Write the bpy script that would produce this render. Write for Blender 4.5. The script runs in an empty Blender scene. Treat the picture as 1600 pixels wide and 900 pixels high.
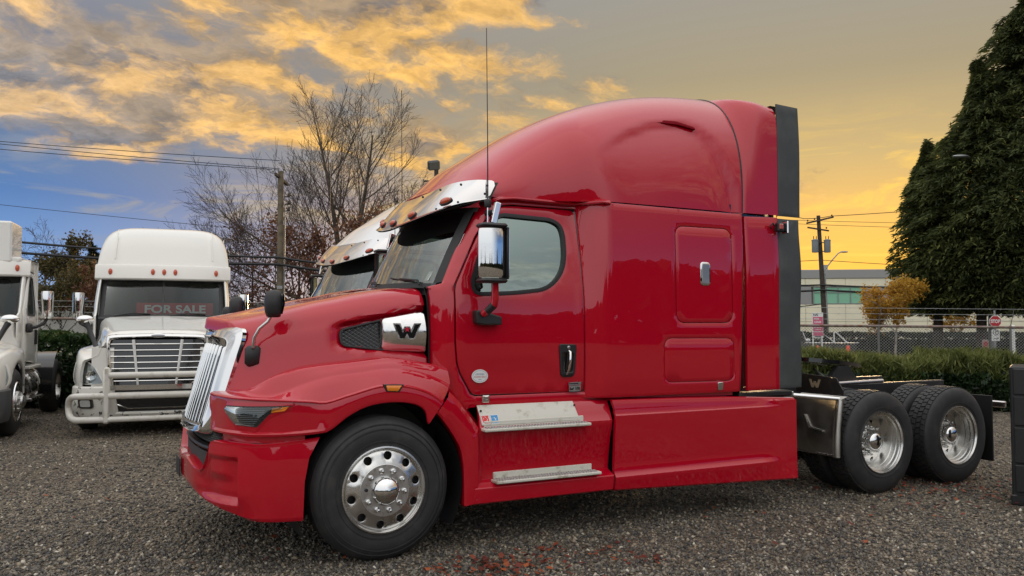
import bpy, bmesh, math, random
import numpy as np
from mathutils import Vector, Matrix
from mathutils.geometry import delaunay_2d_cdt
R = math.radians
random.seed(7)
sc = bpy.context.scene
COL = sc.collection

# ------------------------------------------------------------------ camera
cam_d = bpy.data.cameras.new("camera")
cam_d.sensor_width = 36.0
cam_d.lens = 36.0 * 1300 / 1600
cam_d.clip_start = 0.05
cam_d.clip_end = 3000
cam = bpy.data.objects.new("camera", cam_d)
COL.objects.link(cam)
YAW, PITCH = 0.477057, 0.044278
CAM = Vector((-1.94277, -5.75597, 1.69132))
cam.location = CAM
cam.rotation_euler = (math.pi / 2 + PITCH, 0, -YAW)
sc.camera = cam
sc.view_settings.view_transform = 'Standard'
sc.view_settings.look = 'None'
sc.view_settings.gamma = 1.0
sc.view_settings.use_curve_mapping = False
sc.view_settings.exposure = 0.12

# ------------------------------------------------------------------ node helper
class NT:
    def __init__(s, tree):
        s.t = tree
    def n(s, typ, **kw):
        nd = s.t.nodes.new(typ)
        for k, v in kw.items():
            setattr(nd, k, v)
        return nd
    def put(s, sock, v):
        if v is None:
            return
        if hasattr(v, 'is_output'):
            s.t.links.new(v, sock)
        else:
            if sock.type == 'RGBA' and hasattr(v, '__len__') and len(v) == 3:
                v = (*v, 1)
            sock.default_value = v
    def m(s, op, a, b=None, c=None, clamp=False):
        nd = s.n('ShaderNodeMath', operation=op, use_clamp=clamp)
        for i, v in enumerate((a, b, c)):
            if v is not None:
                s.put(nd.inputs[i], v)
        return nd.outputs[0]
    def vm(s, op, a, b=None, scale=None):
        nd = s.n('ShaderNodeVectorMath', operation=op)
        s.put(nd.inputs[0], a)
        if b is not None:
            s.put(nd.inputs[1], b)
        if scale is not None:
            s.put(nd.inputs[3], scale)
        return nd.outputs['Value'] if op in ('DOT_PRODUCT', 'LENGTH') else nd.outputs[0]
    def mix(s, f, a, b, typ='MIX'):
        nd = s.n('ShaderNodeMix', data_type='RGBA', blend_type=typ)
        s.put(nd.inputs[0], f); s.put(nd.inputs[6], a); s.put(nd.inputs[7], b)
        return nd.outputs[2]
    def noise(s, vec, scale, detail=4, rough=.5, dist=0., col=False):
        nd = s.n('ShaderNodeTexNoise')
        s.put(nd.inputs['Vector'], vec); s.put(nd.inputs['Scale'], scale)
        nd.inputs['Detail'].default_value = detail
        nd.inputs['Roughness'].default_value = rough
        nd.inputs['Distortion'].default_value = dist
        return nd.outputs[1 if col else 0]
    def vor(s, vec, scale, out='Color', rnd=1.0):
        nd = s.n('ShaderNodeTexVoronoi')
        s.put(nd.inputs['Vector'], vec); s.put(nd.inputs['Scale'], scale)
        nd.inputs['Randomness'].default_value = rnd
        return nd.outputs[out]
    def ss(s, x, lo, hi, a=0., b=1.):
        nd = s.n('ShaderNodeMapRange', interpolation_type='SMOOTHSTEP')
        s.put(nd.inputs[0], x); s.put(nd.inputs[1], lo); s.put(nd.inputs[2], hi)
        s.put(nd.inputs[3], a); s.put(nd.inputs[4], b)
        return nd.outputs[0]
    def ramp(s, x, stops, interp='LINEAR'):
        nd = s.n('ShaderNodeValToRGB')
        cr = nd.color_ramp; cr.interpolation = interp
        while len(cr.elements) < len(stops):
            cr.elements.new(0.5)
        for e, (p, c) in zip(cr.elements, stops):
            e.position = p; e.color = (*c, 1)
        s.put(nd.inputs[0], x)
        return nd.outputs[0]
    def comb(s, x, y, z):
        nd = s.n('ShaderNodeCombineXYZ')
        for i, v in enumerate((x, y, z)):
            s.put(nd.inputs[i], v)
        return nd.outputs[0]
    def sep(s, v):
        nd = s.n('ShaderNodeSeparateXYZ'); s.put(nd.inputs[0], v)
        return nd.outputs

CL_ROT, CL_X, CL_Y = -35, 1.1, 3.3
# ------------------------------------------------------------------ sky (sunset, broken cloud) and sun
SUN_AZ = R(49.5)                    # from +Y towards +X
SUN_EL = R(5.0)
sun_dir = Vector((math.sin(SUN_AZ) * math.cos(SUN_EL), math.cos(SUN_AZ) * math.cos(SUN_EL), math.sin(SUN_EL)))
world = bpy.data.worlds.new("World")
sc.world = world
world.use_nodes = True
wt = world.node_tree
wt.nodes.clear()
w = NT(wt)
tc = w.n('ShaderNodeTexCoord')
D = tc.outputs['Generated']
dx, dy, dz = w.sep(D)
el = w.m('MAXIMUM', dz, 0.0)
hyp = w.m('SQRT', w.m('ADD', w.m('ADD', w.m('MULTIPLY', dx, dx), w.m('MULTIPLY', dy, dy)), 1e-5))
caz = w.m('DIVIDE', w.m('ADD', w.m('MULTIPLY', dx, math.sin(SUN_AZ)), w.m('MULTIPLY', dy, math.cos(SUN_AZ))), hyp)
# side: + to the right of the sunset, - to the left
saz = w.m('DIVIDE', w.m('SUBTRACT', w.m('MULTIPLY', dx, math.cos(SUN_AZ)), w.m('MULTIPLY', dy, math.sin(SUN_AZ))), hyp)
ang = w.m('ARCCOSINE', w.m('MINIMUM', w.m('MAXIMUM', caz, -1.0), 1.0))       # 0 at the sunset
warm = w.ss(ang, 1.0, 0.12)                                                    # 1 near the sunset
# clear sky by elevation: blue away from the sunset, gold towards it, pale overhead and opposite
cool = w.ramp(el, [(0.0, (.30, .42, .60)), (.06, (.19, .36, .68)), (.14, (.085, .20, .46)), (.21, (.14, .20, .32)), (.30, (.20, .21, .26)), (.42, (.30, .32, .36)), (.75, (1.17, 1.14, 1.12)), (1.0, (1.42, 1.39, 1.37))])
warmc = w.ramp(el, [(0.0, (1.0, .52, .04)), (.05, (1.0, .50, .05)), (.11, (.86, .48, .10)), (.19, (.56, .40, .17)), (.28, (.36, .30, .19)), (.40, (.31, .30, .28)), (.75, (1.17, 1.14, 1.12)), (1.0, (1.42, 1.39, 1.37))])
clear = w.mix(warm, cool, warmc)
backc = w.ramp(el, [(0.0, (.72, .76, .84)), (.15, (.88, .92, .97)), (.6, (1.13, 1.12, 1.12)), (1.0, (1.42, 1.39, 1.37))])
back = w.ss(ang, 1.45, 2.3)
clear = w.mix(back, clear, backc)
# clouds on a flat layer
inv = w.m('DIVIDE', 1.0, w.m('ADD', el, 0.30))
P0 = w.comb(w.m('MULTIPLY', dx, inv), w.m('MULTIPLY', dy, inv), 0.0)
mp = w.n('ShaderNodeMapping')
mp.inputs['Rotation'].default_value = (0, 0, R(CL_ROT))
mp.inputs['Location'].default_value = (CL_X, CL_Y, 0)
mp.inputs['Scale'].default_value = (1.55, 1.9, 1)
wt.links.new(P0, mp.inputs[0])
Pm = mp.outputs[0]
warp = w.noise(Pm, 1.9, 5, .62, col=True)
Pw = w.vm('ADD', Pm, w.vm('SCALE', w.vm('SUBTRACT', warp, (.5, .5, .5)), None, .42))
big = w.noise(Pw, 1.2, 2, .5)
fine = w.noise(Pw, 3.0, 10, .62)
dens = w.m('ADD', w.m('MULTIPLY', big, .55), w.m('MULTIPLY', fine, .50))
# the same field a little way towards the sun, for lit edges
Ps = w.vm('ADD', Pw, (math.sin(SUN_AZ) * .14, math.cos(SUN_AZ) * .14, 0))
dens2 = w.m('ADD', w.m('MULTIPLY', w.noise(Ps, 1.2, 2, .5), .55), w.m('MULTIPLY', w.noise(Ps, 3.0, 8, .62), .50))
lit = w.ss(w.m('SUBTRACT', dens, dens2), -.045, .075)
# the cloud bank lies away from the sunset and above a low clear band
bank = w.m('MULTIPLY', w.ss(ang, .22, .52), w.ss(w.m('ADD', el, w.m('MULTIPLY', w.m('SUBTRACT', .95, ang), .08)), .15, .24))
bank = w.m('MULTIPLY', bank, w.ss(ang, 2.6, 1.6))
thr = w.m('SUBTRACT', .675, w.m('MULTIPLY', bank, .238))
cov = w.ss(w.m('SUBTRACT', dens, thr), -.035, .085)
glow = w.ss(ang, 1.9, .5)
cl_lit = w.mix(glow, (.60, .57, .56), (1.0, .56, .14))
cl_mid0 = w.mix(glow, (.55, .56, .58), (.44, .29, .14))
cl_sh = w.mix(glow, (.45, .47, .52), (.155, .150, .165))
thick = w.ss(dens, .45, .62)
cl = w.mix(lit, w.mix(thick, cl_mid0, cl_sh), w.mix(w.m('MULTIPLY', thick, .35), cl_lit, cl_mid0))
tex = w.noise(Pw, 8.0, 6, .65)
cl = w.vm('SCALE', cl, None, w.ss(tex, .25, .75, .72, 1.30))
high = w.ss(el, .40, .80)
cl = w.mix(high, cl, (1.2, 1.22, 1.26))
sky1 = w.mix(w.m('MULTIPLY', cov, .95), clear, cl)
# low thin bars of cloud over the glow and in the blue band
Pb = w.comb(w.m('MULTIPLY', ang, 4.0), w.m('MULTIPLY', el, 22.0), w.m('MULTIPLY', saz, 2.0))
bars = w.noise(Pb, 1.5, 6, .62, .8)
lowmask = w.m('MULTIPLY', w.m('MULTIPLY', w.ss(el, .26, .12), w.ss(ang, 1.7, 1.2)), w.ss(bars, .50, .66))
barcol = w.mix(warm, (.25, .29, .37), (1.0, .62, .10))
sky2 = w.mix(w.m('MULTIPLY', lowmask, .85), sky1, barcol)
# below the horizon: dull ground tone
sky3 = w.mix(w.ss(dz, -.002, -.03), sky2, (.06, .055, .05))
nis = w.n('ShaderNodeTexSky')
nis.sky_type = 'NISHITA'
nis.sun_disc = False
nis.sun_elevation = SUN_EL
nis.sun_rotation = SUN_AZ
bg1 = w.n('ShaderNodeBackground'); w.put(bg1.inputs[0], sky3); bg1.inputs[1].default_value = 1.0
bg2 = w.n('ShaderNodeBackground'); w.put(bg2.inputs[0], nis.outputs[0]); bg2.inputs[1].default_value = 0.004
ad = w.n('ShaderNodeAddShader')
wt.links.new(bg1.outputs[0], ad.inputs[0]); wt.links.new(bg2.outputs[0], ad.inputs[1])
wo = w.n('ShaderNodeOutputWorld'); wt.links.new(ad.outputs[0], wo.inputs[0])

sun_l = bpy.data.lights.new("sun", 'SUN')
sun_l.energy = 3.0
sun_l.angle = R(10)
sun_l.color = (1.0, .66, .32)
sun = bpy.data.objects.new("sun", sun_l)
COL.objects.link(sun)
sun.rotation_euler = sun_dir.to_track_quat('Z', 'Y').to_euler()
sun.location = (20, 20, 30)

# ------------------------------------------------------------------ materials
MAT = {}
def pbr(name, col, rough=.5, metal=0., coat=0., coat_r=.03, bump=None, var=None, spec=None, emit=None, trans=0., rvar=None, co='Object'):
    """bump=(scale,strength), var=(scale, second colour, lo, hi), rvar=(scale, lo, hi)"""
    if name in MAT:
        return MAT[name]
    m = bpy.data.materials.new(name)
    m.use_nodes = True
    t = NT(m.node_tree)
    b = m.node_tree.nodes['Principled BSDF']
    b.inputs['Base Color'].default_value = (*col, 1)
    b.inputs['Roughness'].default_value = rough
    b.inputs['Metallic'].default_value = metal
    b.inputs['Coat Weight'].default_value = coat
    b.inputs['Coat Roughness'].default_value = coat_r
    if spec is not None:
        b.inputs['Specular IOR Level'].default_value = spec
    if trans:
        b.inputs['Transmission Weight'].default_value = trans
    tcn = t.n('ShaderNodeTexCoord').outputs[co]
    if var:
        s, c2, lo, hi = var
        f = t.ss(t.noise(tcn, s, 6, .6), lo, hi)
        t.put(b.inputs['Base Color'], t.mix(f, col, c2))
    if rvar:
        s, lo, hi = rvar
        t.put(b.inputs['Roughness'], t.ss(t.noise(tcn, s, 5, .6), .3, .7, lo, hi))
        if coat:
            t.put(b.inputs['Coat Roughness'], t.ss(t.noise(tcn, s * .7, 5, .6), .35, .75, coat_r, coat_r + .10))
    if bump:
        bn = t.n('ShaderNodeBump')
        bn.inputs['Strength'].default_value = bump[1]
        bn.inputs['Distance'].default_value = bump[2] if len(bump) > 2 else .01
        t.put(bn.inputs['Height'], t.noise(tcn, bump[0], 4, .55))
        m.node_tree.links.new(bn.outputs[0], b.inputs['Normal'])
    if emit:
        b.inputs['Emission Color'].default_value = (*emit[0], 1)
        b.inputs['Emission Strength'].default_value = emit[1]
    MAT[name] = m
    return m

def glass(name, tint, refl=.25, rough=.0, body=(.01, .012, .012), body_f=.0, tintg=(.93, .98, .96), fres=.9):
    """thin tinted glazing: see-through with a mirror coat that grows towards grazing"""
    if name in MAT:
        return MAT[name]
    m = bpy.data.materials.new(name); m.use_nodes = True
    nt = m.node_tree; nt.nodes.clear(); t = NT(nt)
    tr = t.n('ShaderNodeBsdfTransparent'); tr.inputs[0].default_value = (*tint, 1)
    df = t.n('ShaderNodeBsdfDiffuse'); df.inputs[0].default_value = (*body, 1)
    gl = t.n('ShaderNodeBsdfGlossy'); gl.inputs[0].default_value = (*tintg, 1); gl.inputs['Roughness'].default_value = rough
    m1 = t.n('ShaderNodeMixShader'); m1.inputs[0].default_value = body_f
    nt.links.new(tr.outputs[0], m1.inputs[1]); nt.links.new(df.outputs[0], m1.inputs[2])
    lw = t.n('ShaderNodeLayerWeight'); lw.inputs[0].default_value = .28
    f = t.m('ADD', t.m('MULTIPLY', lw.outputs['Fresnel'], fres), refl, clamp=True)
    m2 = t.n('ShaderNodeMixShader'); nt.links.new(f, m2.inputs[0])
    nt.links.new(m1.outputs[0], m2.inputs[1]); nt.links.new(gl.outputs[0], m2.inputs[2])
    o = t.n('ShaderNodeOutputMaterial'); nt.links.new(m2.outputs[0], o.inputs[0])
    MAT[name] = m
    return m

def paint(name, col, col2, dirt=.25):
    """clear-coated car paint with a film of dried drops and dust"""
    m = bpy.data.materials.new(name); m.use_nodes = True
    t = NT(m.node_tree); b = m.node_tree.nodes['Principled BSDF']
    co = t.n('ShaderNodeTexCoord').outputs['Object']
    big = t.noise(co, 1.7, 5, .6)
    dust = t.ss(t.noise(co, 60, 4, .7), .52, .78)
    spots = t.ss(t.vor(co, 75, 'Distance'), .16, .08)
    keep = t.ss(t.noise(co, 9, 3, .6), .50, .62)
    spots = t.m('MULTIPLY', spots, keep)
    film = t.m('MULTIPLY', t.m('ADD', t.m('MULTIPLY', dust, .35), spots, clamp=True), t.ss(big, .3, .7, .25, 1.0))
    base = t.mix(t.m('MULTIPLY', film, dirt), col, col2)
    t.put(b.inputs['Base Color'], base)
    b.inputs['Roughness'].default_value = .42
    b.inputs['Coat Weight'].default_value = 1.0
    b.inputs['Specular IOR Level'].default_value = .08
    b.inputs['Coat IOR'].default_value = 1.60
    t.put(b.inputs['Coat Roughness'], t.m('ADD', .004, t.m('MULTIPLY', film, .10)))
    bn = t.n('ShaderNodeBump'); bn.inputs['Strength'].default_value = .04; bn.inputs['Distance'].default_value = .01
    t.put(bn.inputs['Height'], t.noise(co, 2.2, 1, .5))
    m.node_tree.links.new(bn.outputs[0], b.inputs['Coat Normal'])
    MAT[name] = m
    return m

RED = paint('red_paint', (.46, .0002, .014), (.44, .09, .10), .10)
WHITE2 = paint('silver_white_paint', (.74, .74, .73), (.55, .53, .50))
WHITE = paint('white_paint', (.76, .745, .69), (.46, .40, .31), .5)
CHROME = pbr('chrome', (.74, .74, .73), .06, 1.0, rvar=(14, .03, .10))
POLISH = pbr('polished_aluminium', (.80, .79, .77), .16, 1.0, rvar=(22, .10, .26))
ALU = pbr('machined_aluminium', (.60, .59, .57), .34, 1.0, rvar=(30, .26, .46))
WHEELALU = pbr('wheel_aluminium', (.72, .71, .68), .26, 1.0, rvar=(3, .22, .32))
SHEET = pbr('dull_stainless', (.56, .54, .50), .38, 1.0, rvar=(4, .30, .46), var=(3, (.40, .37, .33), .45, .75))
VISOR = pbr('visor_mirror_steel', (.64, .63, .62), .05, 1.0, rvar=(5, .03, .10), bump=(2.2, .03, .02))
STAIN = pbr('brushed_stainless', (.62, .60, .58), .22, 1.0, rvar=(8, .12, .34))
BLACK = pbr('black_plastic', (.016, .016, .017), .45, bump=(240, .15, .002))
GLOSSBLK = pbr('gloss_black', (.008, .008, .009), .14, coat=.6)
RUBBER = pbr('grey_rubber', (.05, .055, .055), .55, bump=(6, .25, .02), var=(3, (.075, .08, .078), .4, .75))
SEAL = pbr('black_rubber_seal', (.012, .012, .012), .5)
TYRE = pbr('tyre_rubber', (.022, .022, .023), .62, bump=(45, .2, .004), var=(7, (.045, .043, .04), .45, .75))
FRAME = pbr('chassis_black', (.014, .014, .015), .5, bump=(30, .2, .004), var=(9, (.035, .03, .026), .5, .75))
AMBER = pbr('amber_lens', (.85, .24, .015), .12, coat=.7)
REDLENS = pbr('marker_lens', (.50, .07, .02), .12, coat=.8)
CREAM = pbr('step_plate_paint', (.66, .64, .56), .5, var=(11, (.40, .36, .28), .52, .72), bump=(30, .1, .002))
GLASS_SIDE = glass('side_glass', (.22, .32, .27), .44, tintg=(.74, .90, .82))
GLASS_WS = glass('windscreen_glass', (.62, .70, .66), .20)
GLASS_DARK = glass('dark_glass', (.40, .44, .43), .005, fres=.22)
LENS = glass('headlight_glass', (.62, .66, .68), .05, fres=.6)
SEATM = pbr('seat_cloth', (.30, .31, .31), .9)
TRIM = pbr('cab_trim', (.16, .17, .17), .8)
DASH = pbr('dash_plastic', (.05, .055, .06), .6)
WHITEPL = pbr('white_plastic', (.75, .75, .73), .4)

# ------------------------------------------------------------------ mesh helpers
def sp(keys):
    xs = [k[0] for k in keys]; vs = [np.atleast_1d(np.array(k[1], float)) for k in keys]; n = len(xs)
    ms = []
    for i in range(n):
        a, b = max(i - 1, 0), min(i + 1, n - 1)
        ms.append((vs[b] - vs[a]) / (xs[b] - xs[a]))
    def f(x):
        if x <= xs[0]: r = vs[0]
        elif x >= xs[-1]: r = vs[-1]
        else:
            i = max(j for j in range(n - 1) if xs[j] <= x); h = xs[i + 1] - xs[i]; t = (x - xs[i]) / h
            r = (2*t**3 - 3*t*t + 1)*vs[i] + (t**3 - 2*t*t + t)*h*ms[i] + (-2*t**3 + 3*t*t)*vs[i+1] + (t**3 - t*t)*h*ms[i+1]
        return float(r[0]) if len(r) == 1 else r
    return f

def lin(keys):
    xs = [k[0] for k in keys]; ys = [k[1] for k in keys]
    return lambda x: float(np.interp(x, xs, ys))

def smooth01(a, b, x):
    t = min(max((x - a) / (b - a), 0.), 1.)
    return t * t * (3 - 2 * t)

def frame(o, x, y, z):
    m = Matrix.Identity(4)
    for i, v in enumerate((x, y, z, o)):
        for j in range(3):
            m[j][i] = v[j]
    return m

class MB:
    def __init__(s):
        s.v = []; s.f = []
    def add(s, vs, fs, M=None):
        k = len(s.v)
        if M is not None:
            vs = [M @ Vector(v) for v in vs]
        s.v += [tuple(v) for v in vs]
        s.f += [tuple(i + k for i in f) for f in fs]
        return s
    def box(s, c, size, M=None, bev=0.0):
        h = [q / 2 for q in size]; b = min(bev, min(h) * .95)
        vs = []; fs = []
        if b <= 0:
            for x in (-1, 1):
                for y in (-1, 1):
                    for z in (-1, 1):
                        vs.append((c[0] + x*h[0], c[1] + y*h[1], c[2] + z*h[2]))
            fs = [(0,1,3,2),(4,6,7,5),(0,4,5,1),(2,3,7,6),(0,2,6,4),(1,5,7,3)]
            return s.add(vs, fs, M)
        idx = {}
        for x in (-1, 1):
            for y in (-1, 1):
                for z in (-1, 1):
                    for a in range(3):
                        p = [c[i] + (x, y, z)[i] * (h[i] if i == a else h[i] - b) for i in range(3)]
                        idx[(x, y, z, a)] = len(vs); vs.append(tuple(p))
        sg = (-1, 1)
        for a in range(3):
            o1, o2 = [i for i in range(3) if i != a]
            for sv in sg:
                q = []
                for (u, v) in ((-1,-1),(1,-1),(1,1),(-1,1)):
                    k = [0,0,0]; k[a] = sv; k[o1] = u; k[o2] = v
                    q.append(idx[(*k, a)])
                fs.append(tuple(q))
        for a in range(3):
            o1, o2 = [i for i in range(3) if i != a]
            for u in sg:
                for v in sg:
                    k0 = [0,0,0]; k0[o1] = u; k0[o2] = v; k1 = list(k0); k0[a] = -1; k1[a] = 1
                    fs.append((idx[(*k0, o1)], idx[(*k1, o1)], idx[(*k1, o2)], idx[(*k0, o2)]))
        for x in sg:
            for y in sg:
                for z in sg:
                    fs.append(tuple(idx[(x, y, z, a)] for a in range(3)))
        return s.add(vs, fs, M)
    def tube(s, pts, r, n=8, M=None, caps=True, flat=1.0):
        pts = [Vector(p) for p in pts]; N = len(pts)
        rs = r if hasattr(r, '__len__') else [r] * N
        vs = []; fs = []
        t0 = (pts[1] - pts[0]).normalized()
        up = Vector((0, 0, 1)) if abs(t0.z) < .9 else Vector((1, 0, 0))
        nx = t0.cross(up).normalized()
        for i in range(N):
            if i == 0: t = pts[1] - pts[0]
            elif i == N - 1: t = pts[-1] - pts[-2]
            else: t = (pts[i+1] - pts[i]).normalized() + (pts[i] - pts[i-1]).normalized()
            t.normalize()
            nx = (nx - t * nx.dot(t)).normalized(); ny = t.cross(nx)
            for k in range(n):
                a = 2 * math.pi * k / n
                vs.append(pts[i] + nx * (rs[i] * math.cos(a)) + ny * (rs[i] * flat * math.sin(a)))
        for i in range(N - 1):
            for k in range(n):
                fs.append((i*n + k, i*n + (k+1) % n, (i+1)*n + (k+1) % n, (i+1)*n + k))
        if caps:
            fs.append(tuple(range(n))[::-1]); fs.append(tuple((N-1)*n + k for k in range(n)))
        return s.add(vs, fs, M)
    def lathe(s, prof, n=48, M=None, caps=False):
        vs = []; fs = []; N = len(prof)
        for r, h in prof:
            r = max(r, 1e-4)
            for k in range(n):
                a = 2 * math.pi * k / n
                vs.append((r * math.cos(a), r * math.sin(a), h))
        for i in range(N - 1):
            for k in range(n):
                fs.append((i*n + k, i*n + (k+1) % n, (i+1)*n + (k+1) % n, (i+1)*n + k))
        if caps:
            fs.append(tuple(range(n))); fs.append(tuple((N-1)*n + k for k in range(n)))
        return s.add(vs, fs, M)
    def prism(s, poly, z0, z1, M=None):
        n = len(poly)
        vs = [(x, y, z0) for x, y in poly] + [(x, y, z1) for x, y in poly]
        fs = [tuple(range(n))[::-1], tuple(range(n, 2*n))] + [(i, (i+1) % n, n + (i+1) % n, n + i) for i in range(n)]
        return s.add(vs, fs, M)
    def grid(s, rows, cu=False, cv=False, M=None):
        a, b = len(rows), len(rows[0])
        vs = [p for r in rows for p in r]; fs = []
        for i in range(a if cu else a - 1):
            for j in range(b if cv else b - 1):
                i2, j2 = (i+1) % a, (j+1) % b
                fs.append((i*b + j, i*b + j2, i2*b + j2, i2*b + j))
        return s.add(vs, fs, M)
    def ball(s, c, r, n=10, M=None):
        rx, ry, rz = r if hasattr(r, '__len__') else (r, r, r)
        rows = []
        for i in range(n + 1):
            th = math.pi * i / n
            rows.append([(c[0] + rx*math.sin(th)*math.cos(2*math.pi*k/(2*n)), c[1] + ry*math.sin(th)*math.sin(2*math.pi*k/(2*n)), c[2] + rz*math.cos(th)) for k in range(2*n)])
        return s.grid(rows, cv=True, M=M)
    def build(s, name, mat, parent=None, smooth=32, mir=None, kind=None, recalc=True):
        vs = s.v
        if mir is not None:
            vs = [(x, 2*mir - y, z) for x, y, z in vs]
        me = bpy.data.meshes.new(name)
        me.from_pydata([tuple(v) for v in vs], [], s.f)
        if recalc:
            bm = bmesh.new(); bm.from_mesh(me)
            bmesh.ops.recalc_face_normals(bm, faces=bm.faces)
            bm.to_mesh(me); bm.free()
        me.materials.append(mat)
        if smooth:
            me.shade_smooth(); me.set_sharp_from_angle(angle=R(smooth))
        return link(name, me, parent, kind)

def link(name, me, parent=None, kind=None):
    o = bpy.data.objects.new(name, me); COL.objects.link(o)
    if parent: o.parent = parent
    if kind: o['kind'] = kind
    return o

def raw(name, verts, faces_n, mat, parent=None, kind=None, smooth=False, attr=None):
    """fast mesh from numpy: verts (N,3), faces (M,k) of equal size"""
    me = bpy.data.meshes.new(name)
    V = np.asarray(verts, np.float32).reshape(-1, 3); F = np.asarray(faces_n, np.int32); k = F.shape[1]
    me.vertices.add(len(V)); me.vertices.foreach_set('co', V.ravel())
    me.loops.add(F.size); me.loops.foreach_set('vertex_index', F.ravel())
    me.polygons.add(len(F)); me.polygons.foreach_set('loop_start', np.arange(len(F), dtype=np.int32) * k)
    me.update(calc_edges=True); me.validate()
    if attr is not None:
        at = me.attributes.new('tone', 'FLOAT', 'POINT'); at.data.foreach_set('value', np.asarray(attr, np.float32))
    me.materials.append(mat)
    if smooth: me.shade_smooth()
    return link(name, me, parent, kind)

def thing(name, label, cat, loc=(0, 0, 0), rz=0., group=None):
    o = bpy.data.objects.new(name, None); COL.objects.link(o)
    o.empty_display_size = .3
    o.location = loc; o.rotation_euler = (0, 0, rz)
    return tag(o, label, cat, group)

def tag(o, label=None, cat=None, group=None, kind=None):
    if label: o['label'] = label
    if cat: o['category'] = cat
    if group: o['group'] = group
    if kind: o['kind'] = kind
    return o

def text(name, body, size, mat, parent, M, extrude=.001, align='CENTER', bold=False, sx=1.0):
    cu = bpy.data.curves.new(name, 'FONT')
    cu.body = body; cu.size = size; cu.extrude = extrude; cu.align_x = align; cu.align_y = 'CENTER'
    if bold: cu.offset = size * .03
    tmp = bpy.data.objects.new('tmp_text', cu); COL.objects.link(tmp)
    dg = bpy.context.evaluated_depsgraph_get(); dg.update()
    me = bpy.data.meshes.new_from_object(tmp.evaluated_get(dg))
    bpy.data.objects.remove(tmp); bpy.data.curves.remove(cu)
    me.transform(M @ Matrix.Diagonal((sx, 1, 1, 1)))
    me.materials.clear(); me.materials.append(mat)
    return link(name, me, parent)

def dens(poly, step):
    out = []
    n = len(poly)
    for i in range(n):
        a = np.array(poly[i], float); b = np.array(poly[(i+1) % n], float)
        k = max(1, int(np.linalg.norm(b - a) / step))
        for j in range(k):
            out.append(tuple(a + (b - a) * j / k))
    return out

def rounded(poly, rad, n=5):
    out = []; m = len(poly)
    rads = rad if hasattr(rad, '__len__') else [rad] * m
    for i in range(m):
        p0 = np.array(poly[i-1], float); p = np.array(poly[i], float); p1 = np.array(poly[(i+1) % m], float)
        d0 = (p0 - p); d1 = (p1 - p); l0 = np.linalg.norm(d0); l1 = np.linalg.norm(d1)
        rr = min(rads[i], l0*.48, l1*.48)
        if rr < 1e-4:
            out.append(tuple(p)); continue
        a = p + d0/l0*rr; b = p + d1/l1*rr
        for k in range(n + 1):
            t = k / n
            out.append(tuple((1-t)**2*a + 2*t*(1-t)*p + t*t*b))
    return out

def inpoly(poly, P):
    P = np.asarray(P); x, y = P[:, 0], P[:, 1]; r = np.zeros(len(P), bool); n = len(poly)
    for i in range(n):
        x0, y0 = poly[i]; x1, y1 = poly[(i+1) % n]
        if y0 == y1: continue
        c = ((y0 > y) != (y1 > y)) & (x < (x1 - x0) * (y - y0) / (y1 - y0) + x0)
        r ^= c
    return r

def area2(poly):
    return sum(poly[i-1][0]*poly[i][1] - poly[i][0]*poly[i-1][1] for i in range(len(poly)))

def inset(poly, d):
    n = len(poly); out = []; s = 1 if area2(poly) > 0 else -1
    for i in range(n):
        p0 = np.array(poly[i-1]); p = np.array(poly[i]); p1 = np.array(poly[(i+1) % n])
        e0 = p - p0; e1 = p1 - p
        n0 = np.array((-e0[1], e0[0])) / (np.linalg.norm(e0) + 1e-9) * s
        n1 = np.array((-e1[1], e1[0])) / (np.linalg.norm(e1) + 1e-9) * s
        nn = n0 + n1; nn /= (np.linalg.norm(nn) + 1e-9)
        c = max(float(nn @ n0), .35)
        out.append(tuple(p + nn * d / c))
    return out

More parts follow.
